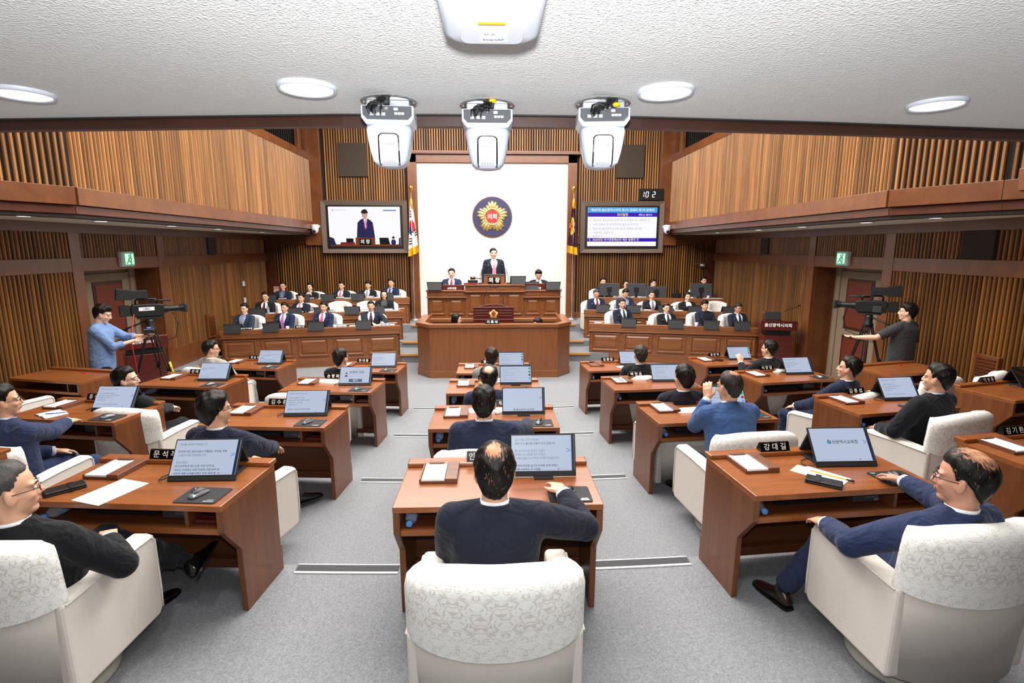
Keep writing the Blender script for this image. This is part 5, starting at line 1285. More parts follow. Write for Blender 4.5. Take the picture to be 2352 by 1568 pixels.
def person(label, head, zf, heading=0.0, pose='sit', lean=6, near=True, hy=0, hp=0, jacket='#20242e', shirt='#eef0f4', tie=None, trousers=None, hair=HAIRB, style='short', bald=0.0, thin=0.0, glasses=False,
           skin=SKIN, s=0.98, lh=None, rh=None, la=None, ra=None, seat=0.47, front=False, sleeve='long', turn=0, lpole=None, rpole=None, fingers=True, group=None, shoes=True, shoe=None, roll=0, world_targets=True, top=None, hand_up=None, girth=1.0, vneck=True, parting=0, badge=False, build_legs=True):
    """head = (x, y) of the crown in the room, zf = floor under the feet; top = crown height (else from the skeleton)"""
    cr, sr = math.cos(heading), math.sin(heading)
    sl = math.sin(R(lean)); cl = math.cos(R(lean))
    stand = pose == 'stand'
    pz = 0.93 if stand else seat+0.09
    Pv = Vector((0, 0, pz)); up = Vector((0, -sl, cl)); fw = Vector((0, cl, sl)); rt = Vector((1, 0, 0))
    if turn:
        m = Matrix.Rotation(R(turn), 3, up); fw = m @ fw; rt = m @ rt
    N = Pv+up*0.50
    if top is not None: # scale so that the crown reaches the wanted height
        s = (top-zf)/((N.z+0.298)) if stand else s
        if not stand:
            dz = (top-zf)/s - (N.z+0.298); Pv.z += dz; N = Pv+up*0.50; pz += dz
    crown = N + Vector((0, 0.01, 0.285))
    ox, oy = crown.x*s, crown.y*s
    loc = Vector((head[0]-(ox*cr-oy*sr), head[1]-(ox*sr+oy*cr), zf))
    def W2L(p):
        d = Vector(p)-loc; return Vector((d.x*cr+d.y*sr, -d.x*sr+d.y*cr, d.z))/s
    root = thing('person', label, 'person', loc, heading, group); root.scale = (s, s, s)
    vb = 0.0066 if near else 0.0105
    # ---- targets
    S = {-1: N - up*0.066 - rt*0.182, 1: N - up*0.066 + rt*0.182}
    tg = {-1: lh, 1: rh}; ft = {-1: la, 1: ra}; J = {}
    for q in (-1, 1):
        t = tg[q]
        if t is None:
            if stand: t = S[q]+Vector((q*0.07, 0.03, -0.54))
            else: t = Vector((q*0.13, 0.33, pz+0.12))
        elif len(t) == 4: t = Vector(t[:3])           # already in the person's own frame
        else: t = W2L(t)
        pole = {-1: lpole, 1: rpole}[q]
        if pole is None: pole = (q*0.5, -0.7, -0.6)
        E, Wp = ik(S[q], t, 0.295, 0.25, pole); J[q] = (E, Wp)
    # ---- body: head, neck, hands and slim inner limbs, fused into one surface
    b = MB()
    Hm = Matrix.Translation(N) @ Matrix.Rotation(R(hy), 4, 'Z') @ Matrix.Rotation(R(roll), 4, 'Y') @ Matrix.Rotation(R(hp), 4, 'X')
    h0 = 0.032
    def hell(c, r, rot=None, nu=16, nv=10): b.ell((c[0], c[1], c[2]+h0), r, nu, nv, 0, Hm, rot)
    hell((0, -0.012, 0.148), (0.075, 0.096, 0.086), None, 20, 14)
    hell((0, 0.026, 0.088), (0.062, 0.064, 0.090), None, 18, 12)
    hell((0, 0.052, 0.022), (0.036, 0.036, 0.026)); hell((0, 0.02, 0.045), (0.054, 0.055, 0.040))
    for q in (-1, 1):
        hell((q*0.036, 0.060, 0.088), (0.024, 0.022, 0.022)); hell((q*0.0785, -0.004, 0.108), (0.010, 0.02, 0.032), Euler((R(12), 0, R(q*22))))
        hell((q*0.072, 0.0, 0.09), (0.014, 0.018, 0.024)); hell((q*0.012, 0.092, 0.083), (0.009, 0.011, 0.008))
        hell((q*0.034, 0.070, 0.138), (0.026, 0.016, 0.010))
    b.tube([Hm @ Vector((0, 0.080, 0.132+h0)), Hm @ Vector((0, 0.098, 0.104+h0)), Hm @ Vector((0, 0.104, 0.088+h0))], [0.009, 0.011, 0.012], 8, round_ends=True)
    hell((0, 0.080, 0.056), (0.026, 0.014, 0.016))
    nk = 0.056*(0.9 if style == 'long' else 1.0)
    b.tube([N-up*0.10, N, Hm @ Vector((0, -0.012, 0.03+h0)), Hm @ Vector((0, -0.012, 0.12+h0))], [nk*1.2, nk, nk, nk*0.96], 14, round_ends=True)
    b.tube([Pv, N-up*0.05], 0.07, 10, round_ends=True)
    def hand(q, E, Wp, E_short):
        f = (Wp-E).normalized(); hd = f.copy()
        if hand_up and q in hand_up: hd = (f+Vector(hand_up[q])).normalized()
        elif not stand or sleeve == 'short': hd = (f*0.9+Vector((0, 0.25, -0.12 if f.z < 0.25 else 0.0))).normalized()
        # palm faces down / inwards
        pn = Vector((-q*0.2, 0.1, -1)) if not stand else Vector((-q, 0.1, 0.1)); pn = (pn-hd*pn.dot(hd)).normalized(); sd = hd.cross(pn)
        if sd.dot(Vector((q, 0, 0))) < 0: sd = -sd   # sd points to the little-finger side (outwards)
        th_ = -sd
        if stand: th_ = Vector((0, 1, 0.1)); th_ = (th_-hd*th_.dot(hd)).normalized(); sd = -th_
        b.tube([Wp-f*0.05, Wp, Wp+hd*0.03], [0.027, 0.027, (0.02, 0.03)], 10, round_ends=True)
        rings = []
        for k, w_, h_ in ((0.0, 0.028, 0.019), (0.03, 0.037, 0.0185), (0.065, 0.041, 0.016), (0.09, 0.040, 0.013)):
            c = Wp+hd*k; rings.append([c+sd*w_*math.cos(a)+pn*h_*math.sin(a) for a in [2*math.pi*i/12 for i in range(12)]])
        b.loft(rings)
        for i, (o, L) in enumerate(((-0.030, 0.072), (-0.0105, 0.080), (0.0105, 0.074), (0.030, 0.058))):
            p = Wp+hd*0.086+sd*o; d = (hd+sd*o*2.2).normalized(); pts = [p]; cu = R(14)
            for sg in (0.45, 0.32, 0.23):
                d = (d*math.cos(cu)+pn*math.sin(cu)).normalized(); p = p+d*L*sg; pts.append(p); cu = R(24)
            b.tube(pts, [0.0092, 0.0088, 0.008, 0.0068], 8, round_ends=True)
        p0 = Wp+hd*0.022+th_*0.024; d = (hd*0.75+th_*0.75+pn*0.25).normalized(); p1 = p0+d*0.04; d2 = (hd*0.95+th_*0.2+pn*0.3).normalized()
        b.tube([p0, p1, p1+d2*0.03, p1+d2*0.052], [0.015, 0.012, 0.0105, 0.008], 8, round_ends=True)
    for q in (-1, 1):
        E, Wp = J[q]; r1 = 0.03 if sleeve == 'long' else 0.047
        b.tube([S[q]*0.8+(N-up*0.1)*0.2, S[q], E, Wp], [0.03, r1, r1*0.92 if sleeve == 'long' else 0.041, 0.027], 10, round_ends=True)
        if sleeve == 'short': b.tube([E, E*0.65+Wp*0.35, Wp], [0.039, 0.041, 0.027], 10, round_ends=True)
        hand(q, E, Wp, 0)
    # ---- legs
    K = {}
    if build_legs:
        for q in (-1, 1):
            hp_ = Pv+Vector((q*0.095, 0, -0.03)); a = ft[q]
            if a is None: a = Vector((q*0.1, 0.0, 0.09)) if stand else Vector((q*0.13, 0.42, 0.09))
            elif len(a) == 4: a = Vector(a[:3])
            else: a = W2L(a)
            kn, an = ik(hp_, a, 0.44, 0.42, (q*0.12, 1, 0.35)); K[q] = (hp_, kn, an)
            b.tube([hp_, kn, an], [0.05, 0.04, 0.035], 8, round_ends=True)
    body = b.build('body', skin, root, smooth=True); REMESH.append((body, vb, 4 if near else 2))
    # ---- jacket
    def ring(t, off=0.0):
        T = ((-0.14, 0.185, 0.135, 0.0), (0.0, 0.186, 0.138, 0.0), (0.2, 0.180, 0.134, 0.0), (0.42, 0.182, 0.132, 0.0), (0.66, 0.195, 0.128, 0.0), (0.82, 0.198, 0.112, -0.006), (0.91, 0.188, 0.092, -0.010), (0.98, 0.132, 0.076, -0.010), (1.04, 0.07, 0.066, -0.004))
        for (t0, a0, b0, c0), (t1, a1, b1, c1) in zip(T, T[1:]):
            if t <= t1 or t1 == T[-1][0]:
                k = min(1.2, (t-t0)/(t1-t0)); g = girth if t < 0.85 else 1
                return (a0+(a1-a0)*k)*g+off, (b0+(b1-b0)*k)*g+off, c0+(c1-c0)*k
    def tp(t, phi, off=0.0):
        a, bb, c = ring(t, off)
        tw = min(1, max(0, t)); m_rt = Vector((1, 0, 0)).lerp(rt, tw).normalized(); m_fw = Vector((0, cl, sl)).lerp(fw, tw).normalized()
        cx, sx = math.cos(phi), math.sin(phi); e = 0.86
        return Pv+up*(0.5*t)+m_rt*a*math.copysign(abs(cx)**e, cx)+m_fw*(bb*math.copysign(abs(sx)**e, sx)+c)
    j = MB()
    j.loft([[tp(t, 2*math.pi*i/24) for i in range(24)] for t in (-0.14 if not stand else -0.3, 0.0, 0.2, 0.42, 0.66, 0.82, 0.91, 0.98, 1.03)])
    sj = 1.0 if sleeve == 'long' else 1.06
    for q in (-1, 1):
        E, Wp = J[q]
        j.tube([N-up*0.018+rt*q*0.035, N-up*0.032+rt*q*0.11, S[q]+up*0.014], [0.05, 0.055, 0.06], 12, round_ends=True)
        d = (Wp-E)
        if sleeve == 'long': j.tube([S[q], S[q]*0.5+E*0.5, E, E+d*0.45, E+d*0.93], [0.073*girth, 0.072*girth, 0.066, 0.060, 0.050], 14, round_ends=False); j.ell(S[q], (0.073*girth,)*3); j.ell(E, (0.067,)*3)
        elif sleeve == 'roll': j.tube([S[q], S[q]*0.5+E*0.5, E, E+d*0.5], [0.072, 0.066, 0.06, 0.056], 14); j.ell(S[q], (0.072,)*3); j.ell(E, (0.061,)*3)
        else: j.tube([S[q], S[q]*0.5+E*0.5, S[q]*0.15+E*0.85], [0.074, 0.072, 0.070], 14); j.ell(S[q], (0.074,)*3)
    jm = cloth('cloth_' + jacket.strip('#'), jacket, 0.85, 0.45)
    jk = j.build('jacket' if sleeve == 'long' else 'shirt_top', jm, root, smooth=True); REMESH.append((jk, 0.0125 if near else 0.02, 3))
    if sleeve == 'long':
        # sleeve buttons would be lost at this size; collar band behind the neck
        sm = cloth('cloth_' + shirt.strip('#'), shirt, 0.8, 0.15)
        c = MB(); up2 = (up+Vector((0, -0.15, 0))).normalized()
        def band(a0, a1, r0, r1, z0, z1, th_, n=20):
            rings = []
            for i in range(n+1):
                a = R(a0+(a1-a0)*i/n); o = rt*math.cos(a)+fw*math.sin(a); tilt = -0.016*math.sin(a)
                rings.append([N+o*r0+up*(z0+tilt), N+o*(r0+th_)+up*(z0+tilt), N+o*(r1+th_)+up*(z1+tilt), N+o*r1+up*(z1+tilt)])
            return rings
        c.loft(band(-255, 75, 0.062, 0.0585, -0.01, 0.030, 0.004))
        for q in (-1, 1):
            E, Wp = J[q]; f = (Wp-E).normalized()
            MB().tube([E+(Wp-E)*0.86, Wp-f*0.002, Wp+f*0.004], [0.042, 0.0395, 0.038], 14).build('cuff', sm, root, smooth=True)
        if front and vneck:
            vs = []; fs = []; rows = 9
            for k in range(rows):
                t = 0.36+0.66*k/(rows-1); hw = R(2+25*((k/(rows-1))**1.1))
                for i in range(7): vs.append(tp(t, R(90)+hw*(1-2*i/6), 0.009))
            for k in range(rows-1):
                for i in range(6): fs.append((k*7+i, k*7+i+1, (k+1)*7+i+1, (k+1)*7+i))
            c.add(vs, fs)
            for q in (-1, 1): # collar leaves
                a = [N+rt*q*0.012+fw*0.067+up*0.01, N+rt*q*0.055+fw*0.038+up*0.022, N+rt*q*0.06+fw*0.055-up*0.012, N+rt*q*0.036+fw*0.083-up*0.03]
                c.add(a+[p+fw*0.004 for p in a], [(0, 1, 2, 3), (4, 5, 6, 7), (0, 1, 5, 4), (1, 2, 6, 5), (2, 3, 7, 6), (3, 0, 4, 7)])
        c.build('shirt', sm, root, smooth=True)
        if front and vneck:
            l = MB()
            for q in (-1, 1):
                vs = []; rows = 10
                for k in range(rows):
                    u = k/(rows-1); t = 0.34+0.68*u; hw = R(2+25*(u**1.1)); lw = R(4+15*math.sin(min(1, u*1.25)*math.pi*0.62))
                    if u > 0.8: lw = R(10)
                    for i in range(4):
                        vs.append(tp(t, R(90)-q*(hw+lw*i/3), 0.0135-0.004*(i == 3)))
                fs = [(k*4+i, k*4+i+1, (k+1)*4+i+1, (k+1)*4+i) for k in range(rows-1) for i in range(3)]
                n = len(vs); vs2 = vs+[v-fw*0.008 for v in vs]
                fs2 = fs+[tuple(x+n for x in f) for f in fs]
                l.add(vs2, fs2)
            l.build('lapel', jm, root, smooth=True)
            if tie:
                t_ = MB(); rows = 9; vs = []
                for k in range(rows):
                    u = k/(rows-1); t = 0.24+0.72*u; hw = R(9.5*(1-u)**0.6+2.2) if u < 0.93 else R(5)
                    for i in range(3): vs.append(tp(t, R(90)+hw*(1-i), 0.016+0.004*(i == 1)))
                fs = [(k*3+i, k*3+i+1, (k+1)*3+i+1, (k+1)*3+i) for k in range(rows-1) for i in range(2)]
                t_.add(vs, fs)
                kp = N+fw*0.079-up*0.012
                t_.loft([[kp+rt*w_*math.cos(a)+fw*0.011*math.sin(a)+up*z_ for a in [2*math.pi*i/8 for i in range(8)]] for w_, z_ in ((0.010, -0.026), (0.018, 0.004), (0.017, 0.014))])
                t_.build('tie', cloth('tie_' + tie.strip('#'), tie, 0.5, 0.15), root, smooth=True)
            if badge:
                p = tp(0.74, R(90)-R(38), 0.02); MB().ell((0, 0, 0), (0.012, 0.006, 0.012), 8, 6).build('lapel_badge', M_goldl, root, p, smooth=True)
        jc = MB(); jc.loft(band(-215 if front else -220, 35 if front else 40, 0.074, 0.067, -0.04, 0.018, 0.009)); jc.build('jacket_collar', jm, root, smooth=True)
    # ---- trousers and shoes
    if build_legs:
        tm = cloth('cloth_' + (trousers or jacket).strip('#'), trousers or jacket, 0.85, 0.4)
        p = MB(); p.ell(Pv+Vector((0, 0, -0.01)), (0.175, 0.135, 0.12), 16, 10)
        for q in (-1, 1):
            h_, kn, an = K[q]; d = an-kn
            p.tube([h_, h_*0.5+kn*0.5, kn, kn+d*0.4, kn+d*0.92], [0.098, 0.09, 0.074, 0.068, 0.06], 14, round_ends=False); p.ell(kn, (0.075,)*3); p.ell(h_, (0.1,)*3)
        o = p.build('trousers', tm, root, smooth=True); REMESH.append((o, 0.015 if near else 0.026, 3))
        if shoes and near:
            for q in (-1, 1):
                h_, kn, an = K[q]; d = (kn-an).normalized()
                fdir = Vector((q*0.12, 1, 0)); fdir = fdir-d*fdir.dot(d)*0.9; fdir.normalize()
                if an.z < 0.14: fdir.z = 0; fdir.normalize(); dn = Vector((0, 0, -1))
                else: dn = (-d-fdir*(-d).dot(fdir)).normalized()
                sdv = fdir.cross(-dn); rings = []
                for y_, w_, top_, bot in ((-0.075, 0.022, 0.05, 0.06), (-0.065, 0.032, 0.02, 0.085), (-0.02, 0.036, -0.025, 0.088), (0.03, 0.038, 0.0, 0.088), (0.08, 0.043, 0.03, 0.088), (0.13, 0.045, 0.045, 0.088), (0.17, 0.040, 0.055, 0.088), (0.2, 0.028, 0.066, 0.088), (0.21, 0.012, 0.075, 0.086)):
                    cc = an+fdir*y_
                    rings.append([cc+dn*bot-sdv*w_, cc+dn*bot+sdv*w_, cc+dn*((top_+bot)/2)+sdv*w_*1.02, cc+dn*(top_+0.006)+sdv*w_*0.7, cc+dn*top_, cc+dn*(top_+0.006)-sdv*w_*0.7, cc+dn*((top_+bot)/2)-sdv*w_*1.02])
                sh_ = MB().loft(rings).build('shoe', shoe or M_shoe, root, smooth=True, sub=1)
                so = MB().loft([[cc+dn*z_+sdv*w_*k for k, z_ in ((-1, 0.086), (1, 0.086), (1, 0.097), (-1, 0.097))] for cc, w_ in [(an+fdir*y_, w_) for y_, w_ in ((-0.078, 0.026), (-0.06, 0.037), (0.03, 0.041), (0.1, 0.047), (0.15, 0.046), (0.19, 0.034), (0.213, 0.014))]]).build('sole', M_black, sh_)
                f2 = MB().tube([an+d*0.1, an-d*0.02], [0.04, 0.036], 10).build('sock', M_flagk, root, smooth=True)
    # ---- hair
    nu, nv = (44, 30) if near else (26, 18)
    rnd = random.Random(hash(label) % 1000 if False else sum(map(ord, label)))
    ph = [rnd.uniform(0, 6.28) for _ in range(6)]
    def thr(fy, ax):     # lowest height (unit sphere) that hair reaches, by forward component
        if style == 'long': pts = ((-1, -1.6), (-0.2, -1.5), (0.15, -1.2), (0.42, 0.1), (0.6, 0.52), (1, 0.6))
        elif style == 'bob': pts = ((-1, -1.15), (-0.2, -1.1), (0.2, -0.95), (0.5, 0.05), (0.62, 0.42), (1, 0.52))
        elif style == 'bowl': pts = ((-1, -1.1), (-0.4, -0.95), (-0.1, -0.5), (0.15, -0.42), (0.34, -0.2), (0.56, 0.26), (1, 0.30))
        elif style == 'crop': pts = ((-1, -0.95), (-0.5, -0.8), (-0.25, -0.4), (0.0, -0.1), (0.2, -0.2), (0.34, 0.1), (0.5, 0.5), (1, 0.62))
        else: pts = ((-1, -1.1), (-0.5, -0.95), (-0.25, -0.5), (-0.02, -0.2), (0.16, -0.36), (0.3, -0.3), (0.44, 0.2), (0.6, 0.44), (1, 0.48))
        for (a, va), (c_, vc) in zip(pts, pts[1:]):
            if fy <= c_: return va+(vc-va)*(fy-a)/(c_-a)
        return pts[-1][1]
    vol = {'short': 1.0, 'crop': 0.45, 'bowl': 1.35, 'long': 1.2, 'bob': 1.5}[style]
    vs = []; tn = []
    for jv in range(nv+1):
        tz = math.pi*jv/nv
        for i in range(nu):
            a = 2*math.pi*i/nu
            d = Vector((math.sin(tz)*math.cos(a), math.sin(tz)*math.sin(a), math.cos(tz)))
            th_ = thr(d.y, abs(d.x)); q_ = max(0.0, min(1.0, (d.z-th_)/0.55)); m = (d.z-th_)/0.16; m = max(0.0, min(1.0, m+0.5)); m = m*m*(3-2*m)
            q_b = 1.0
            if bald:
                bd = Vector((0, -0.42, 0.9)).normalized(); a_b = math.atan2(d.x, d.y+0.42); an_ = math.acos(max(-1, min(1, d.dot(bd)))); k = max(0.0, min(1.0, (an_-bald)/0.3+0.5+0.16*math.sin(a_b*4+ph[0])+0.10*math.sin(a_b*9+ph[1]))); m *= k*k*(3-2*k); q_b = max(0.0, min(1.0, (an_-bald)/0.6+0.15))
            thick = 0.012+0.010*vol*(0.5+0.5*max(0, d.z)) + 0.010*vol*max(0, d.z)*max(0, d.y)
            thick += 0.0045*vol*(math.sin(7*d.x+ph[1]+4*d.y)*math.sin(6*d.y+ph[2]+5*d.z)) + 0.002*math.sin(17*d.x+ph[3])*math.sin(15*d.y+ph[4])
            thick *= (0.30+0.70*q_)*(0.35+0.65*q_b)
            if parting and d.z > 0.3: thick += 0.006*math.tanh(6*(d.x*parting-0.25))
            r = -0.016+m*(thick+0.016)
            e = Vector((0.075+r, 0.096+r, 0.086+r)); p = Vector((d.x*e.x, d.y*e.y-0.012, d.z*e.z+0.148))
            if style not in ('long', 'bob') and d.z < -0.25 and d.y < 0.1:
                w_ = min(1, (-d.z-0.25)/0.6)*min(1, max(0, (0.1-d.y)/0.3)); p.z -= 0.045*w_*m; p.y = p.y*(1-0.35*w_)+w_*0.35*(-0.072-0.008*m)*(1 if m > 0.05 else 0.7)
            if style in ('long', 'bob') and d.z < -0.05 and d.y < 0.45:
                L = 0.75 if style == 'long' else 0.3
                p.z += d.z*0.13*L*m*1.2; p.x *= 1+0.05*m; p.y = p.y*(1-0.25*m*(1 if d.y > 0 else 0))
                if d.z < -0.5 and style == 'long': p.x += (0.055*math.copysign(1, d.x) if abs(d.x) > 0.08 else 0)*m*(-d.z-0.5)
            if style == 'bowl' and d.z < 0 and d.y > -0.3: p.x *= 1.03
            vs.append(Hm @ (p+Vector((0, 0, h0))))
            bd = Vector((0, -0.38, 0.92)).normalized(); tn.append(max(0.0, min(1.0, 1.25-d.angle(bd)/thin)) if thin else 0.0)
    fs = [(jv*nu+i, jv*nu+(i+1) % nu, (jv+1)*nu+(i+1) % nu, (jv+1)*nu+i) for jv in range(nv) for i in range(nu)]
    hb = MB(); hb.v = vs; hb.f = [list(f) for f in fs]; hb.m = [0]*len(fs)
    ho = hb.build('hair', hair, root, smooth=True)
    if thin:
        at = ho.data.attributes.new('thin', 'FLOAT', 'POINT'); at.data.foreach_set('value', tn)
    # ---- face details
    for q in (-1, 1):
        e = MB(); e.ell((0, 0, 0), (0.0135, 0.007, 0.0058), 10, 6); e.ell((0, 0.0035, 0), (0.0058, 0.0045, 0.0056), 8, 6, 1)
        e.build('eye', [M_eye, M_iris], root, Hm @ Vector((q*0.032, 0.0815, 0.118+h0)), Hm.to_euler(), smooth=True)
        e = MB(); e.tube([(-q*0.017, 0.003, -0.001), (0, 0.004, 0.004), (q*0.02, -0.006, 0.001)], [0.0032, 0.0042, 0.0025], 6)
        e.build('eyebrow', M_brow, root, Hm @ Vector((q*0.034, 0.0865, 0.137+h0)), Hm.to_euler(), smooth=True)
    MB().ell((0, 0, 0.003), (0.021, 0.007, 0.0038), 10, 6).ell((0, 0.0006, -0.003), (0.018, 0.007, 0.0042), 10, 6).build('lips', M_lip, root, Hm @ Vector((0, 0.0905, 0.055+h0)), Hm.to_euler(), smooth=True)
    if glasses:
        g = MB()
        for q in (-1, 1):
            ctr = Vector((q*0.033, 0.101, 0.116+h0))
            g.tube([Hm @ (ctr+Vector((0.025*math.cos(a), -0.006*abs(math.cos(a)), 0.0165*math.sin(a)))) for a in [2*math.pi*i/16 for i in range(17)]], 0.0014, 6)
            g.tube([Hm @ Vector((q*0.058, 0.097, 0.122+h0)), Hm @ Vector((q*0.079, 0.04, 0.121+h0)), Hm @ Vector((q*0.083, -0.015, 0.118+h0))], 0.0019, 6)
        g.tube([Hm @ Vector((-0.008, 0.102, 0.119+h0)), Hm @ Vector((0.008, 0.102, 0.119+h0))], 0.0018, 6)
        g.build('glasses', M_lens, root, smooth=True)
    root['P'] = 1; del root['P']
    return root, loc, J
def yawc(d): return R(d)
def D(seat, x, y, z=0.76): return desk_at(seat, x, y, z)
def sit(key, label, head, hd, chair_rz=None, chair_lab=None, cpos=None, **k):
    zf = SEATS[key]['o'][2]
    k.setdefault('top', zf+1.27)
    r, loc, J = person(label, head, zf, R(hd), **k)
    a = R(hd if chair_rz is None else chair_rz)
    off = k.get('coff', 0)
    cx_, cy_ = cpos or (loc.x+math.sin(a)*0.015, loc.y-math.cos(a)*0.015)
    chair(cx_, cy_, zf, a, chair_lab or 'white covered armchair at the ' + SEATS[key]['label'])
    return r
BK = '#17181d'; NV = '#1f263a'
sit('C1', 'person in black navy suit with thinning crown seated at the nearest centre desk', (0.0, 2.24), 0, cpos=(0.0, 2.07), top=0.64+1.21, s=1.04, lean=4, jacket='#181c2a', thin=0.42, rh=D('C1', 0.34, 0.035, 0.768), rpole=(0.9, -0.3, -0.5), girth=1.06, trousers=BK, hair=HAIRB)
sit('C2', 'person in navy suit with full dark hair at the second centre desk', (-0.07, 3.62), 0, lean=1, jacket='#252c44', rh=D('C2', 0.33, 0.07, 0.768), rpole=(0.9, -0.3, -0.5), hair=HAIRB, girth=1.08, hy=-4)
sit('C3', 'person in navy suit with bald crown at the third centre desk', (-0.05, 5.02), 0, lean=4, jacket='#26304c', bald=0.62, skin=SKIN, hair=HAIRB, style='short')
sit('C4', 'person in grey jacket with brown hair at the farthest centre desk', (-0.03, 6.76), 0, lean=6, jacket='#82817f', hair=HAIRD, trousers='#777674')
sit('LI1', 'person in black suit with grey cropped hair and spectacles at the left frame edge', (-2.0, 2.13), -8, chair_rz=-3, cpos=(-2.1, 2.3), lean=14, top=0.64+1.2, hy=-38, jacket='#15161a', hair=HAIRG, style='crop', glasses=True, skin=SKIN, ra=(-1.98, 2.78, 0.73), la=(-1.70, 2.74, 0.64+0.34), rh=(-1.86, 2.42, 0.64+0.66), lh=(-2.25, 2.5, 1.25), rpole=(1, -0.5, -0.3))
sit('LI2', 'person in dark navy suit with spectacles at the second inner left desk', (-1.88, 3.53), -14, lean=8, hy=-22, jacket='#1d2338', glasses=True, style='bowl', rh=(-1.70, 4.02, 0.48+0.66), rpole=(1, -0.4, -0.5), ra=(-1.66, 4.42, 0.57), la=(-2.0, 4.2, 0.57), hand_up={1: (0, 0.6, -0.5)})
sit('LI4', 'person with short black hair seen from behind at the farthest inner left desk', (-1.96, 6.76), -12, lean=8, hy=-14, jacket='#1a1c24', hair=HAIRB)
sit('LO4', 'person in pale grey jacket with spectacles looking right at the farthest outer left desk', (-3.96, 7.46), -22, lean=10, hy=-38, hp=-4, jacket='#a3a09b', trousers='#8f8d89', glasses=True, hair=HAIRB, ra=(-3.62, 7.9, 0.26))
sit('LO3', 'person in black suit with spectacles in profile at the third outer left desk', (-3.48, 5.05), -26, chair_rz=-6, lean=16, hy=-48, hp=4, jacket='#181b22', glasses=True, skin=SKINL, hair=HAIRB, rh=(-3.40, 5.62, 0.98), lh=(-3.5, 5.62, 0.98))
sit('LO2', 'person in blue suit reaching to the mouse at the second outer left desk', (-3.50, 3.79), -20, chair_rz=-3, lean=2, hy=-26, jacket='#2b3656', glasses=True, hair=HAIRB, shirt='#c8d4ee', rh=(-3.50, 4.52, 0.48+0.765), rpole=(0.5, -0.2, -1))
sit('RI4', 'person in black suit with short dark hair at the farthest inner right desk', (1.94, 6.85), 4, lean=5, hy=2, jacket='#191a1e', hair=HAIRS, shirt='#dfe3ea')
sit('RI3', 'person with bowl shaped black hair and dark suit at the third inner right desk', (1.83, 4.94), 8, lean=8, hy=10, jacket='#1a1c26', style='bowl', hair=HAIRB)
sit('RI2', 'person in bright blue jacket with hand at face at the second inner right desk', (1.85, 3.99), 6, lean=-12, hy=14, hp=-4, jacket='#3b5684', trousers='#1d2233', hair=HAIRS, style='crop', thin=0.4, glasses=True, lh=(1.78, 4.22, 1.44), lpole=(-0.25, 0.5, -1), rh=(2.0, 4.42, 1.28), girth=1.08, la=(1.70, 4.55, 0.57), ra=(2.05, 4.5, 0.57), hand_up={-1: (-0.3, 0.5, 0.9)})
sit('RI1', 'person in navy suit with bald crown and spectacles at the nearest inner right desk', (2.03, 2.10), 12, chair_rz=4, cpos=(2.05, 2.29), lean=13, top=0.64+1.2, hy=30, hp=-2, jacket='#26304f', thin=0.75, glasses=True, hair=HAIRB, skin=SKIND, lh=(1.68, 2.44, 0.64+0.66), lpole=(-0.8, -0.6, -0.2), rh=(2.25, 2.72, 0.64+0.772), rpole=(0.6, -0.2, -0.8), la=(1.66, 2.73, 0.735), ra=(2.02, 2.95, 0.735), shoe=M_shoeb)
sit('RO4', 'person in black suit raising a hand at the farthest outer right desk', (3.85, 7.19), 22, lean=6, hy=12, jacket='#1b1c20', lh=(3.62, 7.5, 1.02), lpole=(-0.4, -0.3, -1), hair=HAIRB, hand_up={-1: (-0.2, 0.2, 0.9)})
sit('RO3', 'person in navy suit leaning back with glossy parted hair at the third outer right desk', (3.69, 5.3), 30, lean=14, hy=16, hp=4, jacket='#1f2740', hair=HAIRB, bald=0.0, skin=SKIN)
sit('RO2', 'person in black suit with short black hair at the second outer right desk', (3.71, 4.21), 20, chair_rz=17, lean=7, hy=14, jacket='#16181e', hair=HAIRB, style='short', shirt='#b9cbea', girth=1.08, lh=(3.42, 4.42, 1.1), lpole=(-0.8, -0.5, -0.5), la=(3.4, 4.7, 0.57))
# unoccupied armchairs of the councillors
for key, dx, rz, lab in (('LI3', 0.0, -5, 'unoccupied white covered armchair at the third inner left desk'), ('LF3', 0.1, -16, 'unoccupied armchair before the bare desk by the left wall'), ('RF3', 0.0, 30, 'unoccupied armchair before the bare desk by the right wall'), ('RO1', 0.1, 14, 'unoccupied armchair at the nearest outer right desk'), ('LO1', -0.1, -9, 'unoccupied armchair at the nearest outer left desk')):
    p = desk_at(key, dx, -0.42 if key == 'LI3' else -0.5, 0); chair(p[0], p[1], p[2], R(rz), lab)
chair(5.05, 6.0, TZ[2], R(20), 'white covered armchair behind the dark monitor at the right edge')
# officials on the raised benches
OC = {}
def off(row, u_x, y, top, zf, label, **k):
    k.setdefault('front', True); k.setdefault('near', False)
    hd = 180 + (-8 if u_x < 0 else 8) + k.pop('dh', 0)
    dy = BDY[row]; y2 = y+dy; top = CAMZ-(CAMZ-top)*y2/y; u_x *= y2/y; y = y2
    kk = dict(lean=5, tie='#5a1a24', badge=True, shoes=False, build_legs=False); kk.update(k)
    r, loc, J = person(label, (u_x, y), zf, R(hd), top=top, **kk)
    OC[row] = OC.get(row, 0)+1
    a = R(hd); chair(loc.x+math.sin(a)*0.05, loc.y-math.cos(a)*0.05, loc.z + (top-zf-1.27)*0.5, a, 'white covered chair of the %s seated person on the %s' % (ORD[OC[row]-1], RN[row]), 'officials armchairs')
    return r
off('Lf', -5.82, 12.55, 1.42, 0.2, 'person in slate suit with lilac grey tie and glasses on the front left bench', jacket='#2c3a4c', shirt='#9db8e8', tie='#a39b9e', glasses=True, hair=HAIRB, bald=0.0, skin=SKINL)
off('Lf', -4.93, 12.65, 1.43, 0.2, 'person in navy suit with lilac tie on the front left bench', jacket='#1f2a48', tie='#b07ab8', style='short')
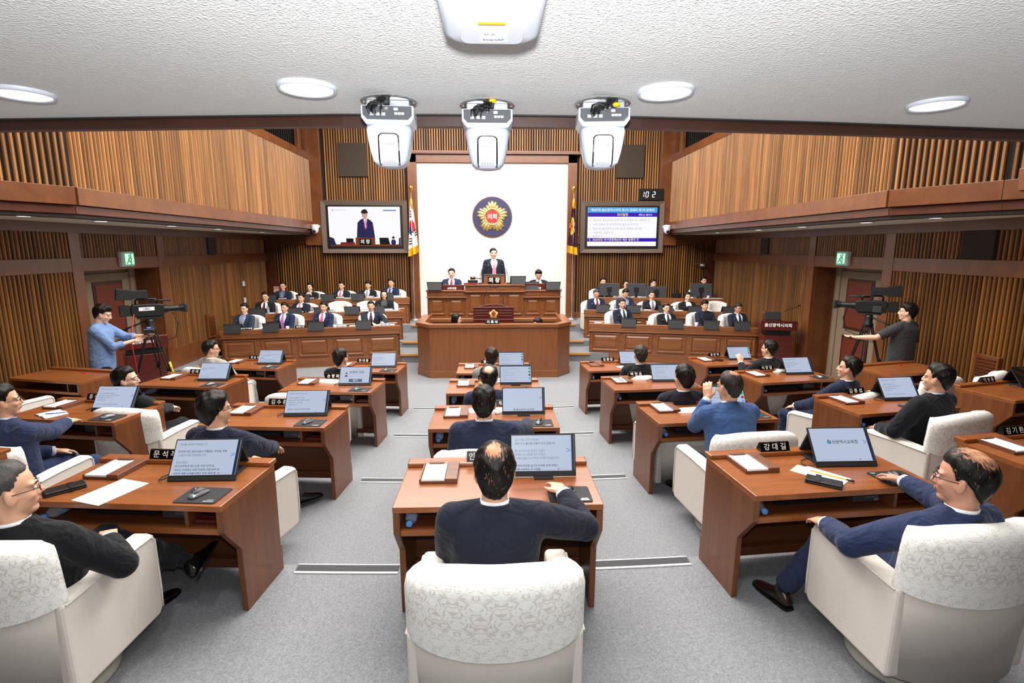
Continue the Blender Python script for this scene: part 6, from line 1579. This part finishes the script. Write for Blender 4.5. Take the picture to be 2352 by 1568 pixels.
off('Lf', -4.05, 12.75, 1.43, 0.2, 'person in navy suit with bright pink tie on the front left bench', jacket='#1f2a48', tie='#d85c8e')
off('Lf', -2.95, 12.85, 1.44, 0.2, 'person in dark suit with hands on papers at the end of the front left bench', jacket='#1d2233', tie='#3a1a2c', dh=16, girth=1.1, lh=(-2.62, 12.46, 0.93), rh=(-2.85, 12.46, 0.93), lpole=(-1, -.3, -.4), rpole=(1, -.3, -.4))
off('Lm', -5.76, 13.6, 1.60, 0.35, 'person in black suit with dark red tie and glasses on the middle left bench', jacket='#17181c', tie='#6a1420', glasses=True, dh=10)
off('Lm', -4.89, 13.65, 1.56, 0.35, 'person in navy suit with pink tie on the middle left bench', jacket='#1b2236', tie='#e27a86')
off('Lm', -2.83, 13.85, 1.62, 0.35, 'person with long black hair in black jacket on the middle left bench', jacket='#16171b', shirt='#4a4c50', tie=None, style='long', glasses=True, skin=SKINL, dh=14)
off('Lb', -5.79, 14.85, 1.78, 0.57, 'person in navy suit with blue grey shirt on the rear left bench', jacket='#1c2338', shirt='#54607a', tie='#7a7f86', glasses=True, dh=10)
off('Lb', -5.07, 14.9, 1.75, 0.57, 'person with black bob hair and cream blouse on the rear left bench', jacket='#1b1a1c', shirt='#d9c8c0', tie=None, style='bob', skin=SKINL)
off('Lb', -4.22, 14.95, 1.78, 0.57, 'person in dark suit with coral pink tie on the rear left bench', jacket='#1b1f2c', tie='#e86c78')
off('Lb', -3.50, 15.0, 1.79, 0.57, 'person in black suit with patterned grey tie on the rear left bench', jacket='#17181b', tie='#8a8d96', style='bowl')
off('Lb', -2.86, 15.0, 1.85, 0.57, 'person in navy suit with pale blue shirt at the end of the rear left bench', jacket='#1d2540', shirt='#9fb0cf', tie='#6a2a3a', dh=-6)
off('Rf', 3.16, 12.9, 1.47, 0.2, 'person with grey hair and dark green tie on the front right bench', jacket='#1b2034', tie='#153a34', hair=HAIRS, dh=6)
off('Rf', 4.20, 12.7, 1.38, 0.2, 'person with balding forehead and glasses on the front right bench', jacket='#17181e', tie='#2a2c3c', bald=0.75, glasses=True, skin=SKINL)
off('Rf', 5.10, 12.6, 1.45, 0.2, 'person in dark navy suit without tie on the front right bench', jacket='#1f2438', shirt='#191c26', tie=None, style='bowl')
off('Rf', 5.86, 12.5, 1.40, 0.2, 'person in navy suit with spotted tie at the end of the front right bench', jacket='#1d263c', tie='#242a44', hair=HAIRS, hp=-12, skin=SKIND)
off('Rm', 2.69, 13.85, 1.64, 0.35, 'person in dark blue suit with red tie looking down on the middle right bench', jacket='#1d2440', tie='#7a1a24', hair=HAIRG, glasses=True, hp=-14)
off('Rm', 3.43, 13.75, 1.66, 0.35, 'person in blue suit with bowed head on the middle right bench', jacket='#232e4a', shirt='#8e98ac', tie=None, hp=-22, style='short')
off('Rm', 4.13, 13.7, 1.60, 0.35, 'person in black suit with grey tie on the middle right bench', jacket='#191b22', tie='#77707c', hair=HAIRS, dh=-10)
off('Rm', 5.03, 13.6, 1.57, 0.35, 'person with brown bob hair in black jacket on the middle right bench', jacket='#17171a', tie=None, style='bob', hair=HAIRD, skin=SKINL)
off('Rb', 3.11, 15.0, 1.87, 0.57, 'person half hidden by the leftmost large monitor on the staff bench', jacket='#20232c', tie=None, hair=HAIRB)
off('Rb', 3.76, 15.0, 1.80, 0.57, 'person with dark bob hair hidden by the second large monitor on the staff bench', jacket='#d8d0c4', tie=None, style='bob', hair=HAIRD)
off('Rb', 4.54, 15.0, 1.82, 0.57, 'person in white polo shirt with glasses on the staff bench', jacket='#e6e7ea', sleeve='short', vneck=False, tie=None, glasses=True, skin=SKINL, dh=30)
off('Rb', 5.98, 14.95, 1.89, 0.57, 'person in dark suit with lilac shirt at the right end of the staff bench', jacket='#1d2036', shirt='#a9a2cc', tie=None, hair=HAIRB, dh=-4)
for x, row, y, z in ((-4.15, 'second', 14.1, 0.35), (-3.4, 'third', 14.15, 0.35), (-4.6, None, 0, 0)):
    if row: chair(x, y, z, R(172), 'unoccupied white chair in the middle left row, %s' % ('left of the gap' if row == 'second' else 'right of the gap'), 'officials armchairs')
chair(6.0, 13.75, 0.35, R(188), 'unoccupied white chair at the right end of the middle right row', 'officials armchairs')
# people at the rostrum
person('person standing at the rostrum in a dark suit with pink tie', (0.01, 13.5), 0.92, R(180+6), 'stand', lean=0, near=True, top=2.69, jacket='#232736', tie='#e08a9c', front=True, badge=True, skin=SKINL, parting=1, build_legs=True, shoes=False)
person('person in navy suit with red tie seated left on the rostrum', (-1.05, 13.5), 0.92, R(180), top=2.19, lean=4, near=False, jacket='#222b46', tie='#8a2230', front=True, badge=True, skin=SKINL, shoes=False, build_legs=False)
person('person in dark suit with pale tie looking down right on the rostrum', (1.14, 13.5), 0.92, R(180), top=2.16, lean=2, near=False, jacket='#20222c', tie='#bcc8c2', front=True, hp=-18, glasses=True, style='bowl', skin=SKINL, shoes=False, build_legs=False)
chair(-1.02, 13.55, 1.02, R(180), 'white armchair behind the person seated left on the rostrum', 'rostrum armchairs')
chair(1.12, 13.55, 1.0, R(180), 'white armchair behind the person seated right on the rostrum', 'rostrum armchairs')
person('person with long dark hair facing right inside the clerk enclosure', (-0.81, 11.45), 0.0, R(-75), top=1.30, lean=-4, near=False, jacket='#1b1b20', tie=None, style='long', skin=SKINL, shoes=False, build_legs=False, hp=-8)
person('person with long dark hair facing left inside the clerk enclosure', (1.01, 11.45), 0.0, R(110), top=1.21, lean=-8, near=False, jacket='#1a1a1e', tie=None, style='long', skin=SKINL, shoes=False, build_legs=False, hp=-24)
for x, l in ((-0.85, 'left'), (1.0, 'right')): chair(x, 11.45, -0.06, R(180), 'armchair of the %s clerk hidden in the enclosure' % l, 'clerk armchairs')
# camera operators
person('person in light blue denim shirt and black trousers standing by the left television camera', (-5.53, 7.6), 0.16, R(-72), 'stand', lean=-2, top=1.93, jacket='#6f8cb8', sleeve='roll', trousers='#141416', style='bowl', skin=SKINL, hp=-22, rh=(-5.19, 7.72, 1.36), lh=(-5.09, 7.80, 1.42), rpole=(0.6, -0.6, -1), lpole=(-0.6, -0.6, -1), girth=1.05, hand_up={1: (0.0, 0.9, 0.35), -1: (0, 0.9, 0.35)})
person('person in charcoal t-shirt standing behind the right television camera', (6.02, 7.5), 0.16, R(24), 'stand', lean=2, top=1.91, jacket='#3c3d40', sleeve='short', trousers='#232326', style='bowl', skin=SKINL, hy=26, lh=(5.42, 7.66, 1.36), lpole=(-0.5, -0.5, -1), girth=1.1, hand_up={-1: (-0.4, 0.6, 0.2)})
# ------------------------------------------------------------------ television cameras on tripods
def tv_camera(x, y, zf, hgt, hd, lab, tlab, red):
    t = thing('camera_tripod', tlab, 'tripod', (x, y, zf), 0)
    top = hgt-0.28
    for k in range(3):
        a = R(90+120*k+20); f = Vector((0.42*math.cos(a), 0.42*math.sin(a), 0.015)); h_ = Vector((0.05*math.cos(a), 0.05*math.sin(a), top-0.05)); m = f.lerp(h_, 0.5); sd = Vector((-math.sin(a), math.cos(a), 0))*0.022
        l = MB()
        for q in (-1, 1): l.tube([h_+sd*q*1.4, m+sd*q], 0.011, 8)
        l.tube([m+Vector((0, 0, 0.08)), f], 0.012, 8); l.box(m, (0.05, 0.05, 0.05)); l.ell(f, (0.03, 0.03, 0.016), 8, 6)
        l.build('leg', M_black, t, smooth=False)
    sp = MB()
    for k in range(3):
        a = R(90+120*k+20); sp.tube([(0, 0, 0.34), (0.26*math.cos(a), 0.26*math.sin(a), 0.40)], 0.008, 6)
    sp.ell((0, 0, 0.34), (0.03, 0.03, 0.02), 8, 6); sp.build('spreader', M_black, t)
    MB().lathe([(0.001, top-0.08), (0.07, top-0.08), (0.075, top-0.03), (0.055, top), (0.06, top+0.08), (0.05, top+0.12), (0.001, top+0.12)], 20).build('fluid_head', M_black, t, smooth=True)
    dr = Vector((math.cos(hd), math.sin(hd), 0)); rt_ = Vector((math.sin(hd), -math.cos(hd), 0))
    c = thing('television_camera', lab, 'camera', (x, y, zf+hgt-0.12), hd)
    MB().box((0, 0, -0.02), (0.32, 0.07, 0.03)).build('slide_plate', M_dgrey, c, bevel=0.004)
    MB().prism([(-0.22, 0.0), (0.16, 0.0), (0.2, 0.03), (0.2, 0.17), (0.12, 0.19), (-0.2, 0.19), (-0.23, 0.15)], -0.065, 0.065, 'y').build('body', M_black, c, bevel=0.012)
    MB().box((-0.30, 0, 0.1), (0.14, 0.1, 0.16)).build('battery', M_blackm, c, bevel=0.01)
    MB().tube([(-0.16, 0, 0.19), (-0.16, 0, 0.25), (-0.13, 0, 0.265), (0.08, 0, 0.265), (0.11, 0, 0.25), (0.12, 0, 0.19)], 0.014, 8).build('top_handle', M_black, c, smooth=True)
    l = MB(); l.tube([(0.18, 0, 0.1), (0.25, 0, 0.1)], 0.06, 20); l.tube([(0.25, 0, 0.1), (0.4, 0, 0.1)], 0.045, 20); l.tube([(0.4, 0, 0.1), (0.47, 0, 0.1)], [0.05, 0.068], 20)
    lb = l.build('lens', M_black, c)
    MB().box((0.485, 0, 0.1), (0.04, 0.15, 0.13)).build('lens_hood', M_blackm, lb, bevel=0.008)
    MB().lathe([(0.001, 0), (0.045, 0), (0.05, 0.004), (0.001, 0.004)], 20, M=Matrix.Translation((0.472, 0, 0.1)) @ Matrix.Rotation(R(90), 4, 'Y')).build('front_glass', M_blackg, lb)
    v = MB(); v.box((-0.1, 0.0, 0.34), (0.2, 0.16, 0.12)); v.prism([(-0.2, 0.27), (-0.2, 0.41), (-0.38, 0.44), (-0.40, 0.27)], -0.11, 0.11, 'y'); vf = v.build('viewfinder', M_blackm, c, bevel=0.006)
    MB().box((-0.02, 0.0, 0.275), (0.05, 0.04, 0.05)).build('viewfinder_arm', M_black, c)
    MB().tube([(0.02, -0.06, 0.24), (0.3, -0.06, 0.24)], 0.016, 10).build('microphone', M_blackm, c, smooth=True)
    st = MB().box((-0.03, -0.067, 0.12), (0.2, 0.004, 0.055)).build('station_label', M_paper, c)
    obj('lettering', text_mesh('UBC', 0.045, flat('print_blue', '#4c78b0', 0.6), bold=0.02), st, (-0.03, -0.0705, 0.12), (R(90), 0, 0))
    MB().tube([(-0.05, 0.05, -0.08), (-0.25, 0.09, -0.16), (-0.55, 0.12, -0.3)], 0.013, 8).build('pan_handle', M_black, c, smooth=True)
    MB().tube([(0.3, -0.05, 0.05), (0.36, -0.1, -0.12), (0.3, -0.13, -0.34), (0.12, -0.1, -0.4), (-0.02, -0.06, -0.3)], 0.007, 8).build('lens_cable', M_cable, c, smooth=True)
    MB().box((-0.1, 0.08, 0.06), (0.12, 0.05, 0.1)).build('side_box', M_dgrey, c, bevel=0.006)
    if red:
        MB().tube([(-0.2, -0.08, 0.05), (-0.28, -0.12, -0.3), (-0.25, -0.12, -0.8), (-0.28, -0.14, hgt*-1+0.15)], 0.009, 8).build('red_cable', M_redplastic, c, smooth=True)
    return t, c
tv_camera(-5.32, 8.35, 0.16, 1.60, R(38), 'black broadcast camera with white label pointing right at the left door', 'black tripod under the left television camera', True)
tv_camera(6.05, 8.3, 0.16, 1.62, R(142), 'black broadcast camera pointing left before the right side door', 'black tripod under the right television camera', False)
t = thing('handheld_monitor', 'black handheld remote held by the operator in the blue shirt', 'controller', (-5.0, 7.80, 1.46), R(-60))
MB().box((0, 0, 0), (0.24, 0.14, 0.035)).build('casing', M_black, t, rot=(0, R(-35), 0), bevel=0.01)
MB().box((0.05, 0, 0.05), (0.05, 0.05, 0.03)).build('blue_knob', flat('knob_blue', '#2f66c8', 0.4), t, rot=(0, R(-35), 0), bevel=0.006)
t = tag(MB().tube([(0, 0, 0), (0.02, 0, -0.12), (0.05, 0.01, -0.22)], 0.022, 8).build('yellow_strap', M_yellow, None, (-5.14, 8.42, 0.9), smooth=True), 'yellow strap hanging on the left tripod leg', 'strap')
# wrist watch of the right operator
# ------------------------------------------------------------------ fuse the organic surfaces
for o, vx, sm in REMESH:
    m = o.modifiers.new('fuse', 'REMESH'); m.mode = 'VOXEL'; m.voxel_size = vx; m.use_smooth_shade = True
    m = o.modifiers.new('smooth', 'SMOOTH'); m.factor = 0.5; m.iterations = sm
bpy.context.view_layer.update()
dg = bpy.context.evaluated_depsgraph_get()
for o, vx, sm in REMESH:
    me = bpy.data.meshes.new_from_object(o.evaluated_get(dg)); mats = [m for m in o.data.materials]
    me.materials.clear()
    for m in mats: me.materials.append(m)
    o.modifiers.clear(); o.data = me
    me.polygons.foreach_set('use_smooth', [True]*len(me.polygons))
if 'cu' in TXK: bpy.data.objects.remove(TXK['o']); bpy.data.curves.remove(TXK['cu'])
